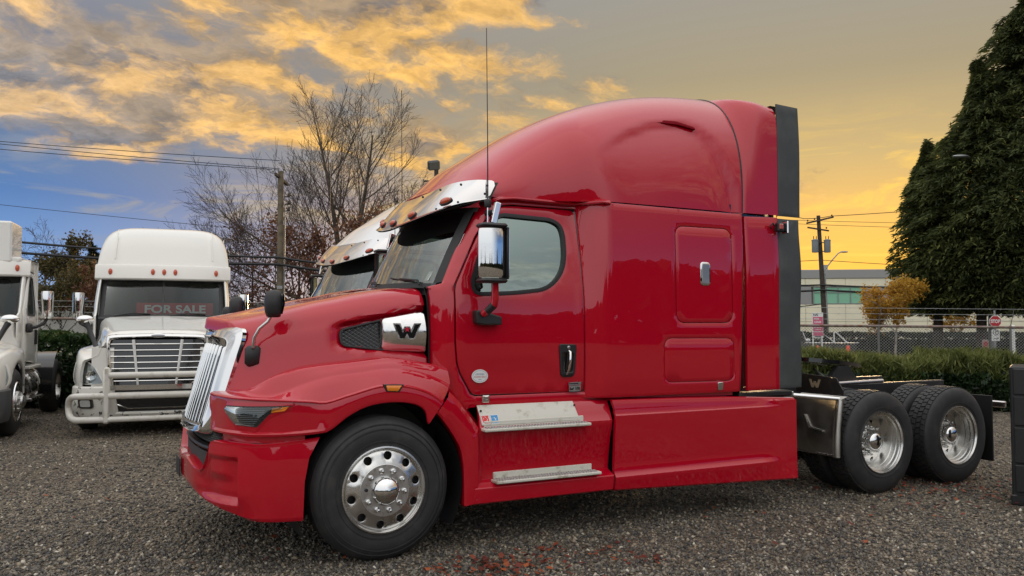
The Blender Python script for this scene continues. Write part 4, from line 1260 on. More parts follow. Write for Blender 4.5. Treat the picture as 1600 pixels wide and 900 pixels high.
    dc = thing_part(p, 'oval_sticker')
    ell = [(.070*math.cos(2*math.pi*k/36), .052*math.sin(2*math.pi*k/36)) for k in range(36)]
    MB().prism(ell, 0, .001, Me).build('sticker_face', WHITEPL, dc, 0)
    mb = MB(); e2 = inset(ell, .008); e3 = inset(ell, .010)
    mb.grid([[(*q, .0014) for q in e2], [(*q, .0014) for q in e3]], cv=True, M=Me).build('sticker_line', pbr('ink_blue', (.10, .16, .30), .5), dc, 0)
    INKR, INKB = pbr('ink_red', (.45, .04, .06), .5), pbr('ink_blue', (.10, .16, .30), .5)
    text('sticker_text', 'CERTIFIED', .0165, INKB, dc, Me @ Matrix.Translation((0, .014, .0016)), .0003)
    text('sticker_text', 'CLEAN IDLE', .0185, INKR, dc, Me @ Matrix.Translation((0, -.006, .0016)), .0003)
    text('sticker_text', 'NOx', .012, INKB, dc, Me @ Matrix.Translation((0, -.026, .0016)), .0003)
    Mb_ = frame(SIDE(1.692, 1.182, .012), (1, 0, 0), (0, .02, 1), (0, -1, .02))
    bd_ = thing_part(p, 'model_badge')
    MB().prism([(-.058, .034), (.066, .038), (.060, .012), (-.058, .010)], 0, .004, Mb_).prism([(-.055, .006), (.060, .008), (.052, -.040), (-.055, -.040)], 0, .005, Mb_).build('badge_plate', STAIN, bd_, 0)
    w_logo('badge_mark', Mb_ @ Matrix.Translation((-.030, -.017, .005)), .020, bd_, GLOSSBLK)
    text('badge_text', '5700', .030, GLOSSBLK, bd_, Mb_ @ Matrix.Translation((.024, -.017, .0055)), .0005, bold=True, sx=.75)
    MB().box((-.01, .024, .005), (.09, .010, .002), M=Mb_).build('badge_line', FRAME, bd_, 0)

    # ---------------- chassis
    ch = thing_part(p, 'chassis')
    for y in (.79, 1.65):
        MB().box((3.1, y, .90), (8.3, .075, .27), bev=.01).build('frame_rail', FRAME, ch, 30)
    for x in (-.3, 4.4, 5.8, 7.15):
        MB().box((x, CY, .86), (.12, .80, .20), bev=.01).build('cross_member', FRAME, ch, 30)
    for x in (5.21, 6.40):
        MB().tube([(x, .35, TYRE_R), (x, .9, TYRE_R)], .09, 10).tube([(x, 1.54, TYRE_R), (x, 2.09, TYRE_R)], .09, 10).ball((x, CY, TYRE_R), (.24, .32, .24), 8).build('axle', FRAME, ch, 50)
        for y in (.79, 1.65):
            MB().ball((x + .32, y, .66), (.14, .14, .15), 8).build('air_spring', SEAL, ch, 50)
    MB().tube([(0, .3, TYRE_R - .05), (0, .5, TYRE_R - .12), (0, 1.94, TYRE_R - .12), (0, 2.14, TYRE_R - .05)], .065, 8).build('front_axle', FRAME, ch, 50)
    MB().box((2.9, .45, .62), (2.0, .62, .60), bev=.12).box((2.9, 1.99, .62), (2.0, .62, .60), bev=.12).build('fuel_tank', FRAME, ch, 40)
    MB().box((1.0, CY, .75), (2.2, .8, .5), bev=.1).build('engine', FRAME, ch, 40)
    MB().box((3.75, .18, 1.045), (.66, .2, .05), bev=.01).build('deck_bracket', FRAME, ch, 30)
    MB().box((4.05, .16, 1.035), (.16, .10, .045), bev=.008).build('deck_step', SHEET, ch, 30)
    # deck plates and fifth wheel
    MB().box((4.55, CY, 1.05), (.7, .80, .02), bev=.004).build('deck_plate', FRAME, ch, 30)
    fw = thing_part(p, 'fifth_wheel')
    disc = []
    for k in range(33):
        a = math.pi * k / 32 - math.pi/2
        disc.append((-.48*math.cos(a), .47*math.sin(a)))
    disc = disc + [(.10, .47), (.42, .34), (.42, .16), (.0, .05), (.0, -.05), (.42, -.16), (.42, -.34), (.10, -.47)]
    MB().prism(disc, -.022, .022, Matrix.Translation((5.55, CY, 1.27)) @ Matrix.Rotation(R(6), 4, 'Y')).build('top_plate', GLOSSBLK, fw, 30)
    for y in (.78, 1.66):
        MB().prism([(5.28, 1.05), (5.80, 1.05), (5.62, 1.24), (5.46, 1.24)], -.03, .03, frame((0, y, 0), (1, 0, 0), (0, 0, 1), (0, -1, 0))).build('fifth_wheel_bracket', FRAME, fw, 30)
    MB().tube([(5.30, .95, 1.20), (5.0, .50, 1.12)], .015, 6).build('release_handle', FRAME, fw, 30)
    for pts in ([(3.5, 1.0, 1.5), (4.2, .95, 1.12), (4.6, .9, 1.14), (5.1, 1.0, 1.10)], [(3.5, 1.1, 1.45), (4.1, 1.15, 1.10), (4.9, 1.1, 1.09)], [(3.5, 1.3, 1.6), (4.3, 1.2, 1.13), (5.2, 1.35, 1.09)]):
        f = sp(list(enumerate(pts)))
        MB().tube([f(k) for k in np.linspace(0, len(pts)-1, 16)], .016, 6).build('air_hose', SEAL, ch, 60)
    MB().tube([(5.05, .60, 1.06), (6.0, .62, 1.07)], .022, 8).build('frame_tube', STAIN, ch, 50)
    # quarter fenders ahead of the drive wheels
    for mir in (None, CY):
        qf = thing_part(p, 'quarter_fender')
        rows = []
        for q in np.linspace(0, 1, 14):
            z = .955 - q * .55; x = 4.66 - .075*math.sin(q*1.5) + .02*q
            rows.append([(x, y, z) for y in (.03, .055, .60, .615)])
        rows.insert(0, [(x + .10, y, .985) for x, y, z in rows[0]])
        MB().grid(rows).build('fender_sheet', SHEET, qf, 40, mir)
        MB().tube([(rows[1 + k][0][0] - .004, .035, rows[1 + k][0][2]) for k in range(14)], .040, 10, flat=.7).build('edge_trim', SHEET, qf, 60, mir)
        MB().tube([(4.10, .36, 1.02), (4.35, .27, .995), (4.655, .035, .968)], .022, 10).build('fender_rod', CHROME, qf, 60, mir)
        MB().tube([(rows[-1][0][0], .06, .415), (rows[-1][0][0], .60, .415)], .012, 8).build('lower_bead', STAIN, qf, 60, mir)
        MB().tube([(4.62, .45, .78), (4.60, .37, .66), (4.60, .20, .64)], .012, 6).build('fender_stay', STAIN, qf, 60, mir)
        br = MB().prism([(-.02, 1.00), (-.62, 1.00), (-.62, 1.20), (-.10, 1.165), (-.02, 1.05)], 0, .015, frame((4.70, 0, 0), (0, -1, 0), (0, 0, 1), (-1, 0, 0))).build('bracket_plate', FRAME, qf, 30, mir)
        if mir is None:
            w_logo('bracket_emblem', frame((4.683, .365, 1.098), (0, -1, 0), (0, 0, 1), (-1, 0, 0)), .075, qf, pbr('emblem_tan', (.42, .34, .22), .45))
        # mud flap and tail bar
        MB().box((7.02, .32, .55), (.02, .60, .72), bev=.004).build('mud_flap', SEAL, ch, 30, mir)
        MB().box((7.26, .33, .80), (.05, .62, .075), bev=.012).build('tail_bar', STAIN, ch, 30, mir)
    # ---------------- wheels
    wheel_front(p, 0.)
    wf = wheel_front(p, 0., CY)
    for x in (5.21, 6.40):
        wheel_drive(p, x); wheel_drive(p, x, True)

LOT = 'semi trucks parked on the gravel lot'
red = thing('semi_truck', 'glossy red sleeper truck with chrome grille and tall rounded roof, in front', 'truck', (0, 0, 0), 0, LOT)
bonnet_truck(red)
tw = copy_tree(red, None, {'red_paint': WHITE2})
tw['label'] = 'silver white truck with chrome visor, mostly hidden behind the red truck'
th = R(10)
tw.rotation_euler = (0, 0, th)
tw.location = (.70 + CY*math.sin(th), 4.5 + CY - CY*math.cos(th), 0)
# ================================================================== white cab-behind-bonnet trucks facing the camera
CREAMW = WHITE
BUMPW = pbr('worn_white_bumper', (.70, .68, .62), .45, var=(8, (.03, .03, .03), .585, .61), coat=.3)
BARW = pbr('bar_off_white', (.62, .60, .54), .4, var=(6, (.40, .36, .30), .5, .75), coat=.3)
GREYB = pbr('dark_grey_bumper', (.06, .062, .066), .5, var=(4, (.10, .10, .10), .45, .75))
HLIN = pbr('headlight_inner', (.55, .56, .56), .25, .5)

def small_wheel(root, loc, sgn, drive=False):
    wh = thing_part(root, 'wheel', loc)
    M = frame((0, 0, 0), (0, 1, 0), (0, 0, 1), (sgn, 0, 0))
    tp = [(.30, -.02), (.33, .005), (.40, .01), (.46, -.005), (.50, -.04), (.512, -.07), (.512, -.23), (.50, -.26), (.44, -.29), (.32, -.28)]
    MB().lathe(tp, 48, M).build('tyre', TYRE, wh, 30)
    if not drive:
        MB().lathe([(.262, -.05), (.290, .010), (.303, .016), (.31, .0)], 40, M).build('rim', POLISH, wh, 40)
        circ = lambda cx, cy, r, n: [(cx + r*math.cos(2*math.pi*k/n), cy + r*math.sin(2*math.pi*k/n)) for k in range(n)]
        holes = [circ(.225*math.cos(R(36*k)), .225*math.sin(R(36*k)), .026, 10) for k in range(10)]
        panel('disc', circ(0, 0, .284, 36), lambda a, b, off=0.: tuple(M @ Vector((a, b, .01 + off))), POLISH, wh, holes, thick=.02, step=.05, res=.09, roll=0)
        MB().lathe([(.28, -.06), (.001, -.06)], 20, M).build('brake_back', FRAME, wh, 30)
        MB().lathe([(.16, .012), (.16, .03), (.10, .04), (.095, .09), (.05, .12), (.001, .125)], 24, M).build('hub', ALU, wh, 40)
        mb = MB()
        for k in range(10):
            a = R(36*k + 18); mb.lathe([(.018, .02), (.016, .065), (.001, .07)], 8, M @ Matrix.Translation((.13*math.cos(a), .13*math.sin(a), 0)))
        mb.build('lug_nuts', CHROME, wh, 40)
    else:
        MB().lathe([(.30, -.01), (.306, .006), (.300, -.01), (.27, -.06), (.262, -.15), (.21, -.19), (.10, -.17), (.095, -.08), (.05, -.06), (.001, -.06)], 32, M).build('rim', POLISH, wh, 30)
    return wh

def flat_truck(root, sleeper=True, bullbar=True, bumper=BUMPW, sides=(-1, 1)):
    p = root
    rear = 4.9 if sleeper else 3.45
    # bonnet: centre section and flared wings in one skin, rows from front to cowl
    H = lambda k: k
    ys = [.16, .22, .40, .80, 1.3, 1.75, 2.02]
    top = sp([(.16, 1.50), (.22, 1.56), (.40, 1.60), (.80, 1.66), (1.3, 1.73), (1.75, 1.79), (2.02, 1.83)])
    hwid = sp([(.16, .74), (.40, .76), (1.0, .82), (2.02, .96)])
    rows = []
    wing_w = sp([(.16, 1.08), (.3, 1.14), (.55, 1.19), (.9, 1.22), (1.6, 1.22), (2.02, 1.16)])
    wing_t = sp([(.16, 1.16), (.3, 1.20), (.6, 1.27), (1.0, 1.32), (1.5, 1.32), (2.02, 1.30)])
    for y in np.linspace(.16, 2.02, 22):
        zt, hw, ww, wt = top(y), hwid(y), wing_w(y), wing_t(y)
        a = abs(y - 1.2)
        lip = TYRE_R + math.sqrt(max(.60**2 - a*a, 0.)) if a < .60 else .72
        lip = min(max(lip, .72), wt - .12)
        half = [(ww - .03, lip), (ww, lip + .02), (ww, (lip + wt)/2), (ww - .03, wt - .03), (ww - .10, wt + .01), (hw + .10, wt + .07), (hw + .055, wt + .20), (hw + .03, zt - .13), (hw - .02, zt - .05), (hw - .12, zt - .008), (.45, zt + .012), (0, zt + .02)]
        f = sp(list(enumerate(half))); h = [f(k*.5) for k in range(23)]
        rows.append([(-q[0], y, q[1]) for q in h] + [(q[0], y, q[1]) for q in h[-2::-1]])
    fr = [[(x*.97, y + .05, z - .02) for x, y, z in rows[0]]]
    MB().grid(fr + rows).build('hood', CREAMW, p, 40)
    MB().grid([[(x, .20, z) for z in (.5, 1.18)] for x in np.linspace(-.80, .80, 5)]).build('nose_panel', CREAMW, p, 0)
    for sg in (-1, 1):
        MB().grid([[(sg*x, .168, z) for z in (.74, 1.34)] for x in (.62, .93)]).build('nose_panel', CREAMW, p, 0)
    MB().grid([[(x, .62, z) for z in (.5, 1.2)] for x in np.linspace(-1.12, 1.12, 5)]).build('nose_back', FRAME, p, 0)
    # windscreen, cab front
    wbx = lambda a: (1.00*a, 2.02 + .12*a*a, 1.84 - .02*a*a)
    wtx = lambda a: (1.00*a, 2.62 + .14*a*a, 2.53)
    WSF = lambda a, b, off=0.: tuple(np.array(wbx(a))*(1-b) + np.array(wtx(a))*b + np.array((0, -off*.75, off*.65)))
    ws = thing_part(p, 'windscreen')
    MB().grid([[WSF(a, b) for b in np.linspace(0, 1, 5)] for a in np.linspace(-1, 1, 21)]).build('glass', GLASS_DARK, ws, 60)
    for a0, a1, b0, b1 in ((-1.03, -.955, -.03, 1.03), (.955, 1.03, -.03, 1.03), (-1.0, 1.0, -.04, .055), (-1.0, 1.0, .93, 1.04), (-.012, .012, .0, 1.0)):
        MB().grid([[WSF(a, b, .006) for b in np.linspace(b0, b1, 3)] for a in np.linspace(a0, a1, 9)]).build('windscreen_seal', SEAL, ws, 60)
    for a0, a1 in ((-.78, -.20), (.12, .72)):
        MB().tube([WSF(a0, .0, .03), WSF((a0+a1)/2, .06, .03), WSF(a1, .05, .02)], .012, 6).build('wiper', SEAL, p, 60)
    # cab shell sides
    hw = lambda z: 1.10 - .06*smooth01(1.8, 2.6, z) if not sleeper else 1.14 - .03*smooth01(2.0, 2.8, z)
    cabf = lambda z: 2.05 + max(0., z - 1.84) * .87 + .10
    for sg in sides:
        S = lambda a, b, off=0., sg=sg: (sg*(hw(b) + off - .05*smooth01(2.35 + max(0, b-1.84)*.8, 2.05 + max(0, b-1.84)*.8, a)), a, b)
        W = rounded([(2.50, 1.86), (3.12, 1.86), (3.14, 2.50), (2.92, 2.52), (2.45, 1.98)], .07, 4)
        DO = rounded([(2.22, 1.10), (3.28, 1.02), (3.30, 2.58), (2.90, 2.60), (2.22, 1.9)], .06, 3)
        dr = thing_part(p, 'door')
        panel('door_skin', DO, S, CREAMW, dr, [W], thick=.03, step=.08, res=.15, roll=.012, drop=.008)
        panel('window', inset(W, -.008), S, GLASS_DARK, dr, off=-.015, thick=.004, step=.1, res=.3, roll=0)
        ring('window_seal', inset(W, -.015), S, SEAL, dr, w=.03, off=.006)
        MB().box((sg*(hw(1.5) + .02), 3.12, 1.48), (.04, .07, .26), bev=.012).build('handle', BLACK, dr)
        panel('door_card', [(2.25, 1.05), (3.25, 1.05), (3.25, 1.84), (2.3, 1.84)], S, TRIM, dr, off=-.1, thick=.01, step=.3, res=.5, roll=0)
        CB = [(1.96, 1.10), (2.19, 1.09), (2.19, 1.92), (2.88, 2.63), (3.33, 2.61), (3.31, 1.0), (rear, .98), (rear, 2.80), (2.75, 2.80), (2.70, 2.56), (2.12, 1.90), (1.96, 1.84)]
        panel('cab_side', CB, S, CREAMW, p, thick=.03, step=.1, res=.2, roll=.01)
        panel('cab_backing', [(2.1, 1.05), (3.4, .98), (3.4, 2.7), (2.8, 2.7), (2.1, 1.9)], S, GLOSSBLK, p, [inset(W, -.03)], off=-.035, thick=.004, step=.1, res=.3, roll=0)
        # mirror: bright box on a black arm
        mr = thing_part(p, 'door_mirror')
        rows = []
        for z in (1.80, 1.82, 1.95, 2.10, 2.24, 2.26):
            k = .94 if z in (1.80, 2.26) else 1.
            rows.append([(sg*(1.385 + .095*k*math.sin(a)), 2.46 - .10*k*math.cos(a), z) for a in np.linspace(R(-100), R(100), 13)])
        MB().grid(rows).build('mirror_shell', CHROME, mr, 60)
        MB().box((sg*1.385, 2.49, 2.03), (.175, .03, .44), bev=.01).build('mirror_glass', GLOSSBLK, mr, 30)
        MB().tube([(sg*1.39, 2.46, 1.80), (sg*1.35, 2.44, 1.72), (sg*1.24, 2.40, 1.655), (sg*1.12, 2.38, 1.64)], .026, 8).box((sg*1.135, 2.40, 1.64), (.09, .22, .16), bev=.03).build('mirror_arm', BLACK, mr, 50)
        # hood mirror
        hm = thing_part(p, 'hood_mirror')
        MB().ball((sg*1.12, .98, 1.78), (.135, .075, .068), 8).build('mirror_shell', CHROME, hm, 60)
        MB().tube([(sg*1.10, .98, 1.72), (sg*1.06, .96, 1.64), (sg*.96, .86, 1.40), (sg*.90, .72, 1.30)], [.05, .04, .035, .05], 8).build('mirror_arm', BLACK, hm, 60)
        # headlamp
        hl = thing_part(p, 'headlight')
        fy = lambda x: .10 + .02 + .42*max(0., (abs(x) - .86)/.36)**1.6
        HS = lambda a, b, off=0., sg=sg: (sg*a, fy(a) - off + .10*(b - .8), b)
        HP = rounded([(.76, .80), (1.19, .79), (1.21, .92), (1.17, 1.12), (1.06, 1.145), (.90, 1.06)], .05, 4)
        panel('surround', inset(HP, -.018), HS, CREAMW, hl, off=-.02, thick=.12, step=.06, res=.1, roll=.012)
        panel('reflector', HP, HS, HLIN, hl, off=-.012, thick=.01, step=.06, res=.1, roll=0)
        for cx, cz in ((.93, .92), (1.07, .95)):
            c = HS(cx, cz, .004)
            MB().lathe([(.075, .02), (.06, .0), (.001, -.01)], 18, frame(c, (sg, 0, 0), (0, 0, 1), (0, -1, 0))).build('bulb_bowl', CHROME, hl, 50)
        panel('lens', HP, HS, LENS, hl, off=.015, thick=.004, step=.06, res=.08, roll=.02, drop=.015)
        MB().box((sg*1.165, 1.60, 1.20), (.02, .10, .05), bev=.008).build('side_marker', AMBER, p)
        small_wheel(p, (sg*1.20, 1.2, TYRE_R), sg)
        # wheel-well darkness and under-cab equipment
        lr = []
        for a_ in np.linspace(-25, 205, 18):
            c_, s_ = math.cos(R(a_)), math.sin(R(a_)); lr.append([(sg*(1.16 if k == 0 else .6), 1.2 + .61*c_, TYRE_R + .61*s_) for k in range(2)])
        MB().grid(lr).build('wheel_well_liner', BLACK, p, 40)
        tk = thing_part(p, 'fuel_tank')
        MB().tube([(sg*.86, 2.25, .66), (sg*.86, 3.50, .66)], .31, 24).build('tank_shell', STAIN, tk, 50)
        for y in (2.5, 3.2):
            MB().tube([(sg*.86 + .318*math.cos(R(k*15)), y, .66 + .318*math.sin(R(k*15))) for k in range(25)], .016, 6, caps=False).build('tank_strap', CHROME, tk, 50)
        for z, x in ((.98, 1.06), (.45, 1.10)):
            MB().box((sg*x, 2.75, z), (.26, 1.05, .05), bev=.01).build('step', BARW if z > .8 else STAIN, tk, 30)
        MB().box((sg*1.14, 1.93, .88), (.05, .10, .60), bev=.01).build('fairing_edge', CREAMW, p, 30)
        for y in (5.0, 6.3):
            small_wheel(p, (sg*1.21, y, TYRE_R), sg, True)
        MB().grid([[(sg*x, 5.0 + .66*math.cos(R(a_)), TYRE_R + .66*math.sin(R(a_))) for x in (.55, 1.2)] for a_ in np.linspace(95, 200, 10)]).build('quarter_fender', GLOSSBLK, p, 40)
    # cab roof, rear and interior
    MB().grid([[(x, y, 2.78) for x in (-1.08, 1.08)] for y in (2.74, rear)]).build('cab_roof', CREAMW, p, 0)
    MB().grid([[(x, rear - .01, z) for x in (-1.08, 1.08)] for z in (.98, 2.79)]).build('cab_rear', CREAMW, p, 0)
    MB().grid([[(x, 3.50, z) for x in (-1.06, 1.06)] for z in (.98, 2.76)]).build('cab_curtain', TRIM, p, 0)
    MB().grid([[(x, 2.08, z) for x in (-1.04, 1.04)] for z in (.9, 1.80)]).build('firewall', FRAME, p, 0)
    MB().grid([[(x, y, z) for x in (-1.04, 1.04)] for y, z in ((2.08, 1.80), (2.2, 1.86), (2.55, 1.86), (2.6, 1.7), (2.6, 1.2))]).build('dashboard', DASH, p, 30)
    for sx in (-.55, .55):
        MB().box((sx, 3.22, 1.95), (.50, .14, .80), bev=.06).box((sx, 3.24, 2.42), (.28, .10, .16), bev=.04).build('seat', TRIM, p, 50)
    MB().tube([(.45 + .2*math.cos(2*math.pi*k/20), 2.72 + .09*math.sin(2*math.pi*k/20), 1.92 + .18*math.sin(2*math.pi*k/20)) for k in range(21)], .015, 6, caps=False).build('steering_wheel', DASH, p, 60)
    # brow with marker lamps, roof fairing
    wd = 1.16 if sleeper else 1.08
    bw = []
    for x in np.linspace(-wd, wd, 27):
        q = abs(x)/wd; y0 = 2.48 + .20*q**3; e = 1 - smooth01(.9, 1.0, q)*.15
        bw.append([(x*.97, y0 + .14, 2.50), (x, y0 + .02, 2.515), (x, y0, 2.54), (x, y0 + .04, 2.70 + .02*e), (x, y0 + .07, 2.775), (x*.99, y0 + .14, 2.80), (x*.98, y0 + .5, 2.82)])
    MB().grid(bw).build('brow', CREAMW, p, 40)
    for x in (-.90, -.19, 0., .19, .90):
        q = abs(x)/wd; y0 = 2.48 + .20*q**3
        MB().ball((x, y0 + .015, 2.655), (.035, .03, .058), 8).build('marker_lamp', REDLENS, p, 60)
    rf = thing_part(p, 'roof_fairing')
    if sleeper:
        rows = []
        for y, z1, w0, w1, in ((2.64, 2.79, 1.13, 1.13), (2.68, 2.90, 1.13, 1.125), (2.78, 3.12, 1.135, 1.11), (2.92, 3.33, 1.14, 1.09), (3.06, 3.455, 1.145, 1.07), (3.22, 3.52, 1.15, 1.06), (3.5, 3.56, 1.15, 1.05), (4.2, 3.60, 1.15, 1.05), (rear, 3.60, 1.15, 1.05)):
            row = []
            for k in range(49):
                t = math.pi*k/48; c, s_ = math.cos(t), math.sin(t)
                u = abs(c)**(2/5.5); v = s_**(2/5.)
                xx = math.copysign((w0 + (w1 - w0)*v)*u, -c)
                inn = .022*smooth01(.62, .66, .0 if abs(xx) > 5 else (1 - abs(abs(xx) - 0)/1.15)*0 + (abs(xx) < .78)*1.0)
                row.append((xx, y + .10*abs(xx)**3 + (.02 if abs(xx) < .80 and z1 > 2.85 and y < 3.1 else 0), 2.78 + (z1 - 2.78)*v))
            rows.append(row)
        MB().grid(rows).build('fairing_shell', CREAMW, rf, 35)
        MB().grid([rows[-1], [(x*.2, y, 2.8 + (z-2.8)*.2) for x, y, z in rows[-1]]]).build('fairing_back', GLOSSBLK, rf, 0)
        for sg in (-1, 1):
            f = [(sg*.83, rows[k][0][1], rows[k][24][2]) for k in range(1, 7)]
            pts = []
            for k in range(1, 7):
                j = min(range(49), key=lambda q: abs(rows[k][q][0] - sg*.83) + (0 if rows[k][q][2] > 2.79 else 9))
                pts.append((rows[k][j][0], rows[k][j][1] - .004, rows[k][j][2] + .002))
            MB().tube(pts, .010, 6).build('fairing_crease', CREAMW, rf, 60)
            MB().box((sg*1.13, rear + .28, 1.95), (.02, .55, 1.9), bev=.006).box((sg*1.10, rear + .28, 3.2), (.02, .55, .62), bev=.006).build('side_extender', CREAMW, p, 30)
    else:
        MB().box((0, 3.02, 3.10), (1.62, .85, .70), bev=.03).build('fairing_shell', CREAMW, rf, 30)
        MB().box((0, 3.1, 2.80), (1.9, .9, .10), bev=.03).build('fairing_base', CREAMW, rf, 30)
    # grille
    gl = thing_part(p, 'radiator_grille')
    G = lambda x, z, o=0.: (x, .13 - .05*(1 - (x/.72)**2) + .10*(z - 1.0) - o, z)
    wz = lambda z: np.interp(z, [.72, 1.0, 1.46], [.60, .66, .68])
    MB().grid([[G(x*wz(z), z, -.05) for z in (.70, .9, 1.2, 1.46)] for x in np.linspace(-1, 1, 9)]).build('grille_back', GLOSSBLK, gl, 0)
    for k in range(7):
        z = .83 + k*.094
        MB().grid([[G(x*wz(z), z + a, o) for a, o in ((.007, -.02), (.008, .0), (.0, .006), (-.008, .0), (-.007, -.02))] for x in np.linspace(-1, 1, 11)]).build('slat', CHROME, gl, 40)
    for sg in (-1, 1):
        MB().tube([G(sg*.27, .74, -.005), G(sg*.31, 1.10, -.005), G(sg*.35, 1.46, -.005)], [.030, .034, .042], 6, flat=.6).build('strut', WHITEPL, gl, 40)
    loop = [(-.60, .74), (-.655, 1.0), (-.69, 1.30), (-.685, 1.44), (-.62, 1.485), (-.3, 1.50), (0, 1.505), (.3, 1.50), (.62, 1.485), (.685, 1.44), (.69, 1.30), (.655, 1.0), (.60, .74)]
    f = sp(list(enumerate(loop)))
    rows = []
    for k in np.linspace(0, 12, 61):
        x, z = f(k); o = 1.07
        rows.append([G(x*.985, z - .008, -.03), G(x*.985, z - .006, .012), G(x*1.02, z + .012, .03), G(x*1.06, z + .045 * (z > 1.3), .018), G(x*1.075, z + .055*(z > 1.3), -.03)])
    MB().grid(rows).build('grille_surround', CHROME, gl, 50)
    MB().ball(G(0, 1.525, .012), (.13, .02, .035), 8).build('emblem', CHROME, gl, 60)
    MB().ball(G(0, 1.525, .022), (.105, .016, .022), 8).build('emblem_field', pbr('emblem_grey', (.35, .36, .38), .3, .6), gl, 60)
    # bumper
    bf = sp(list(enumerate([(0, -.02), (.5, .0), (.85, .05), (1.08, .16), (1.20, .36), (1.225, .65)])))
    for sg in sides:
        rows = []
        for k in np.linspace(0, 5, 31):
            x, y = bf(k)
            cut = .37 if k < 1.20 else .755
            prof = [(.12, cut - .01), (.02, cut), (0, cut - .02), (-.012, .5 if cut > .6 else .34), (0, .36 if cut > .6 else .32), (.03, .28), (.12, .27)]
            rows.append([(sg*(x - d*min(1, x)), y + d, z) for d, z in prof])
        MB().grid(rows).build('bumper', bumper, p, 35)
        fl = thing_part(p, 'fog_lamp')
        c = (sg*.985, .075, .505)
        Mf = frame(c, (sg*.92, .38, 0), (0, 0, 1), (sg*.38, -.92, 0))
        MB().prism(rounded([(-.12, -.075), (.10, -.075), (.12, .075), (-.10, .075)], .04, 3), -.02, .02, Mf).build('lamp_bezel', GLOSSBLK, fl, 30)
        MB().prism(rounded([(-.085, -.05), (.07, -.05), (.085, .05), (-.07, .05)], .025, 3), .0, .028, Mf).build('lamp_glass', HLIN, fl, 30)
    MB().grid([[(x, .06, z) for z in (.33, .76)] for x in np.linspace(-.75, .75, 5)]).build('lower_grille', GLOSSBLK, p, 0)
    MB().grid([[(x*1.0, -.03 + .12*abs(x)**3, z) for z in (.70, .74, .775)] for x in np.linspace(-.66, .66, 13)]).build('lower_trim', CHROME, p, 40)
    MB().tube([(-.55, .0, .48), (-.4, -.01, .42), (.4, -.01, .42), (.55, .0, .48)], .012, 6).build('lower_trim', CHROME, p, 40)
    if bullbar:
        bb = thing_part(p, 'bull_bar')
        for sg in (-1, 1):
            MB().box((sg*.685, -.20, .64), (.10, .07, .84), bev=.025).build('upright', BARW, bb, 40)
            pts = [(sg*.68, -.19, .63), (sg*.98, -.17, .63), (sg*1.12, -.12, .625), (sg*1.19, -.02, .58), (sg*1.215, .06, .46), (sg*1.19, .0, .34), (sg*1.12, -.10, .285), (sg*.98, -.16, .28), (sg*.68, -.19, .28)]
            f = sp(list(enumerate(pts))); MB().tube([f(k) for k in np.linspace(0, 8, 33)], .048, 10).build('side_loop', BARW, bb, 60)
            MB().box((sg*.70, -.05, .55), (.05, .25, .12), bev=.01).build('bracket', FRAME, bb)
        for z, r in ((.935, .048), (.63, .050), (.28, .042)):
            MB().tube([(-.66, -.20, z), (.66, -.20, z)], r, 12).build('cross_tube', BARW, bb, 60)
    # chassis
    ch = thing_part(p, 'chassis')
    for x in (-.43, .43):
        MB().box((x, 3.9, .88), (.08, 6.9, .26), bev=.01).build('frame_rail', FRAME, ch, 30)
    MB().box((0, 1.4, .8), (.8, 1.9, .5), bev=.05).build('engine', FRAME, ch, 30)
    MB().tube([(-1.0, 1.2, .46), (1.0, 1.2, .46)], .07, 8).build('front_axle', FRAME, ch, 50)
    for y in (5.0, 6.3):
        MB().tube([(-1.0, y, .515), (1.0, y, .515)], .09, 8).ball((0, y, .515), .25, 8).build('drive_axle', FRAME, ch, 50)

wa = thing('semi_truck', 'white high-roof sleeper truck with bull bar, facing the camera', 'truck', (-.89, 8.22, 0), -R(6.3), LOT)
flat_truck(wa, True, True)
wbk = thing('semi_truck', 'white day cab truck with dark grey bumper, at the left edge', 'truck', (-4.14, 8.11, 0), -R(7), LOT)
flat_truck(wbk, False, False, GREYB)
# sale board lying behind the windscreen of the white sleeper truck
fs = thing('for_sale_sign', 'red and white sale board behind the windscreen of the white sleeper truck', 'sign', (-.89, 8.22, 0), -R(6.3))
Mfs = frame((.20, 2.42, 1.975), (1, .0, 0), (0, .25, .97), (0, -.97, .25))
MB().box((0, 0, 0), (1.30, .24, .006), M=Mfs).build('board', pbr('sign_red', (.55, .03, .03), .45), fs, 0)
text('lettering', 'FOR SALE', .20, pbr('sign_white', (.85, .85, .83), .5), fs, Mfs @ Matrix.Translation((0, -.005, .0045)), .001, bold=True, sx=1.22)
# ================================================================== surroundings, laid out in view-aligned ground coordinates
RT = Vector((math.cos(YAW), -math.sin(YAW), 0)); FW = Vector((math.sin(YAW), math.cos(YAW), 0))
CAM0 = Vector((CAM.x, CAM.y, 0))
def gp(X, Z, z=0.):
    """X metres to the right of the camera's line of sight, Z metres out, height z"""
    p = CAM0 + RT * X + FW * Z
    return Vector((p.x, p.y, z))
def px(u, Z):
    return (u - 800) / 1300 * Z
FYAW = -YAW          # rotation that turns local x along RT, local y along FW

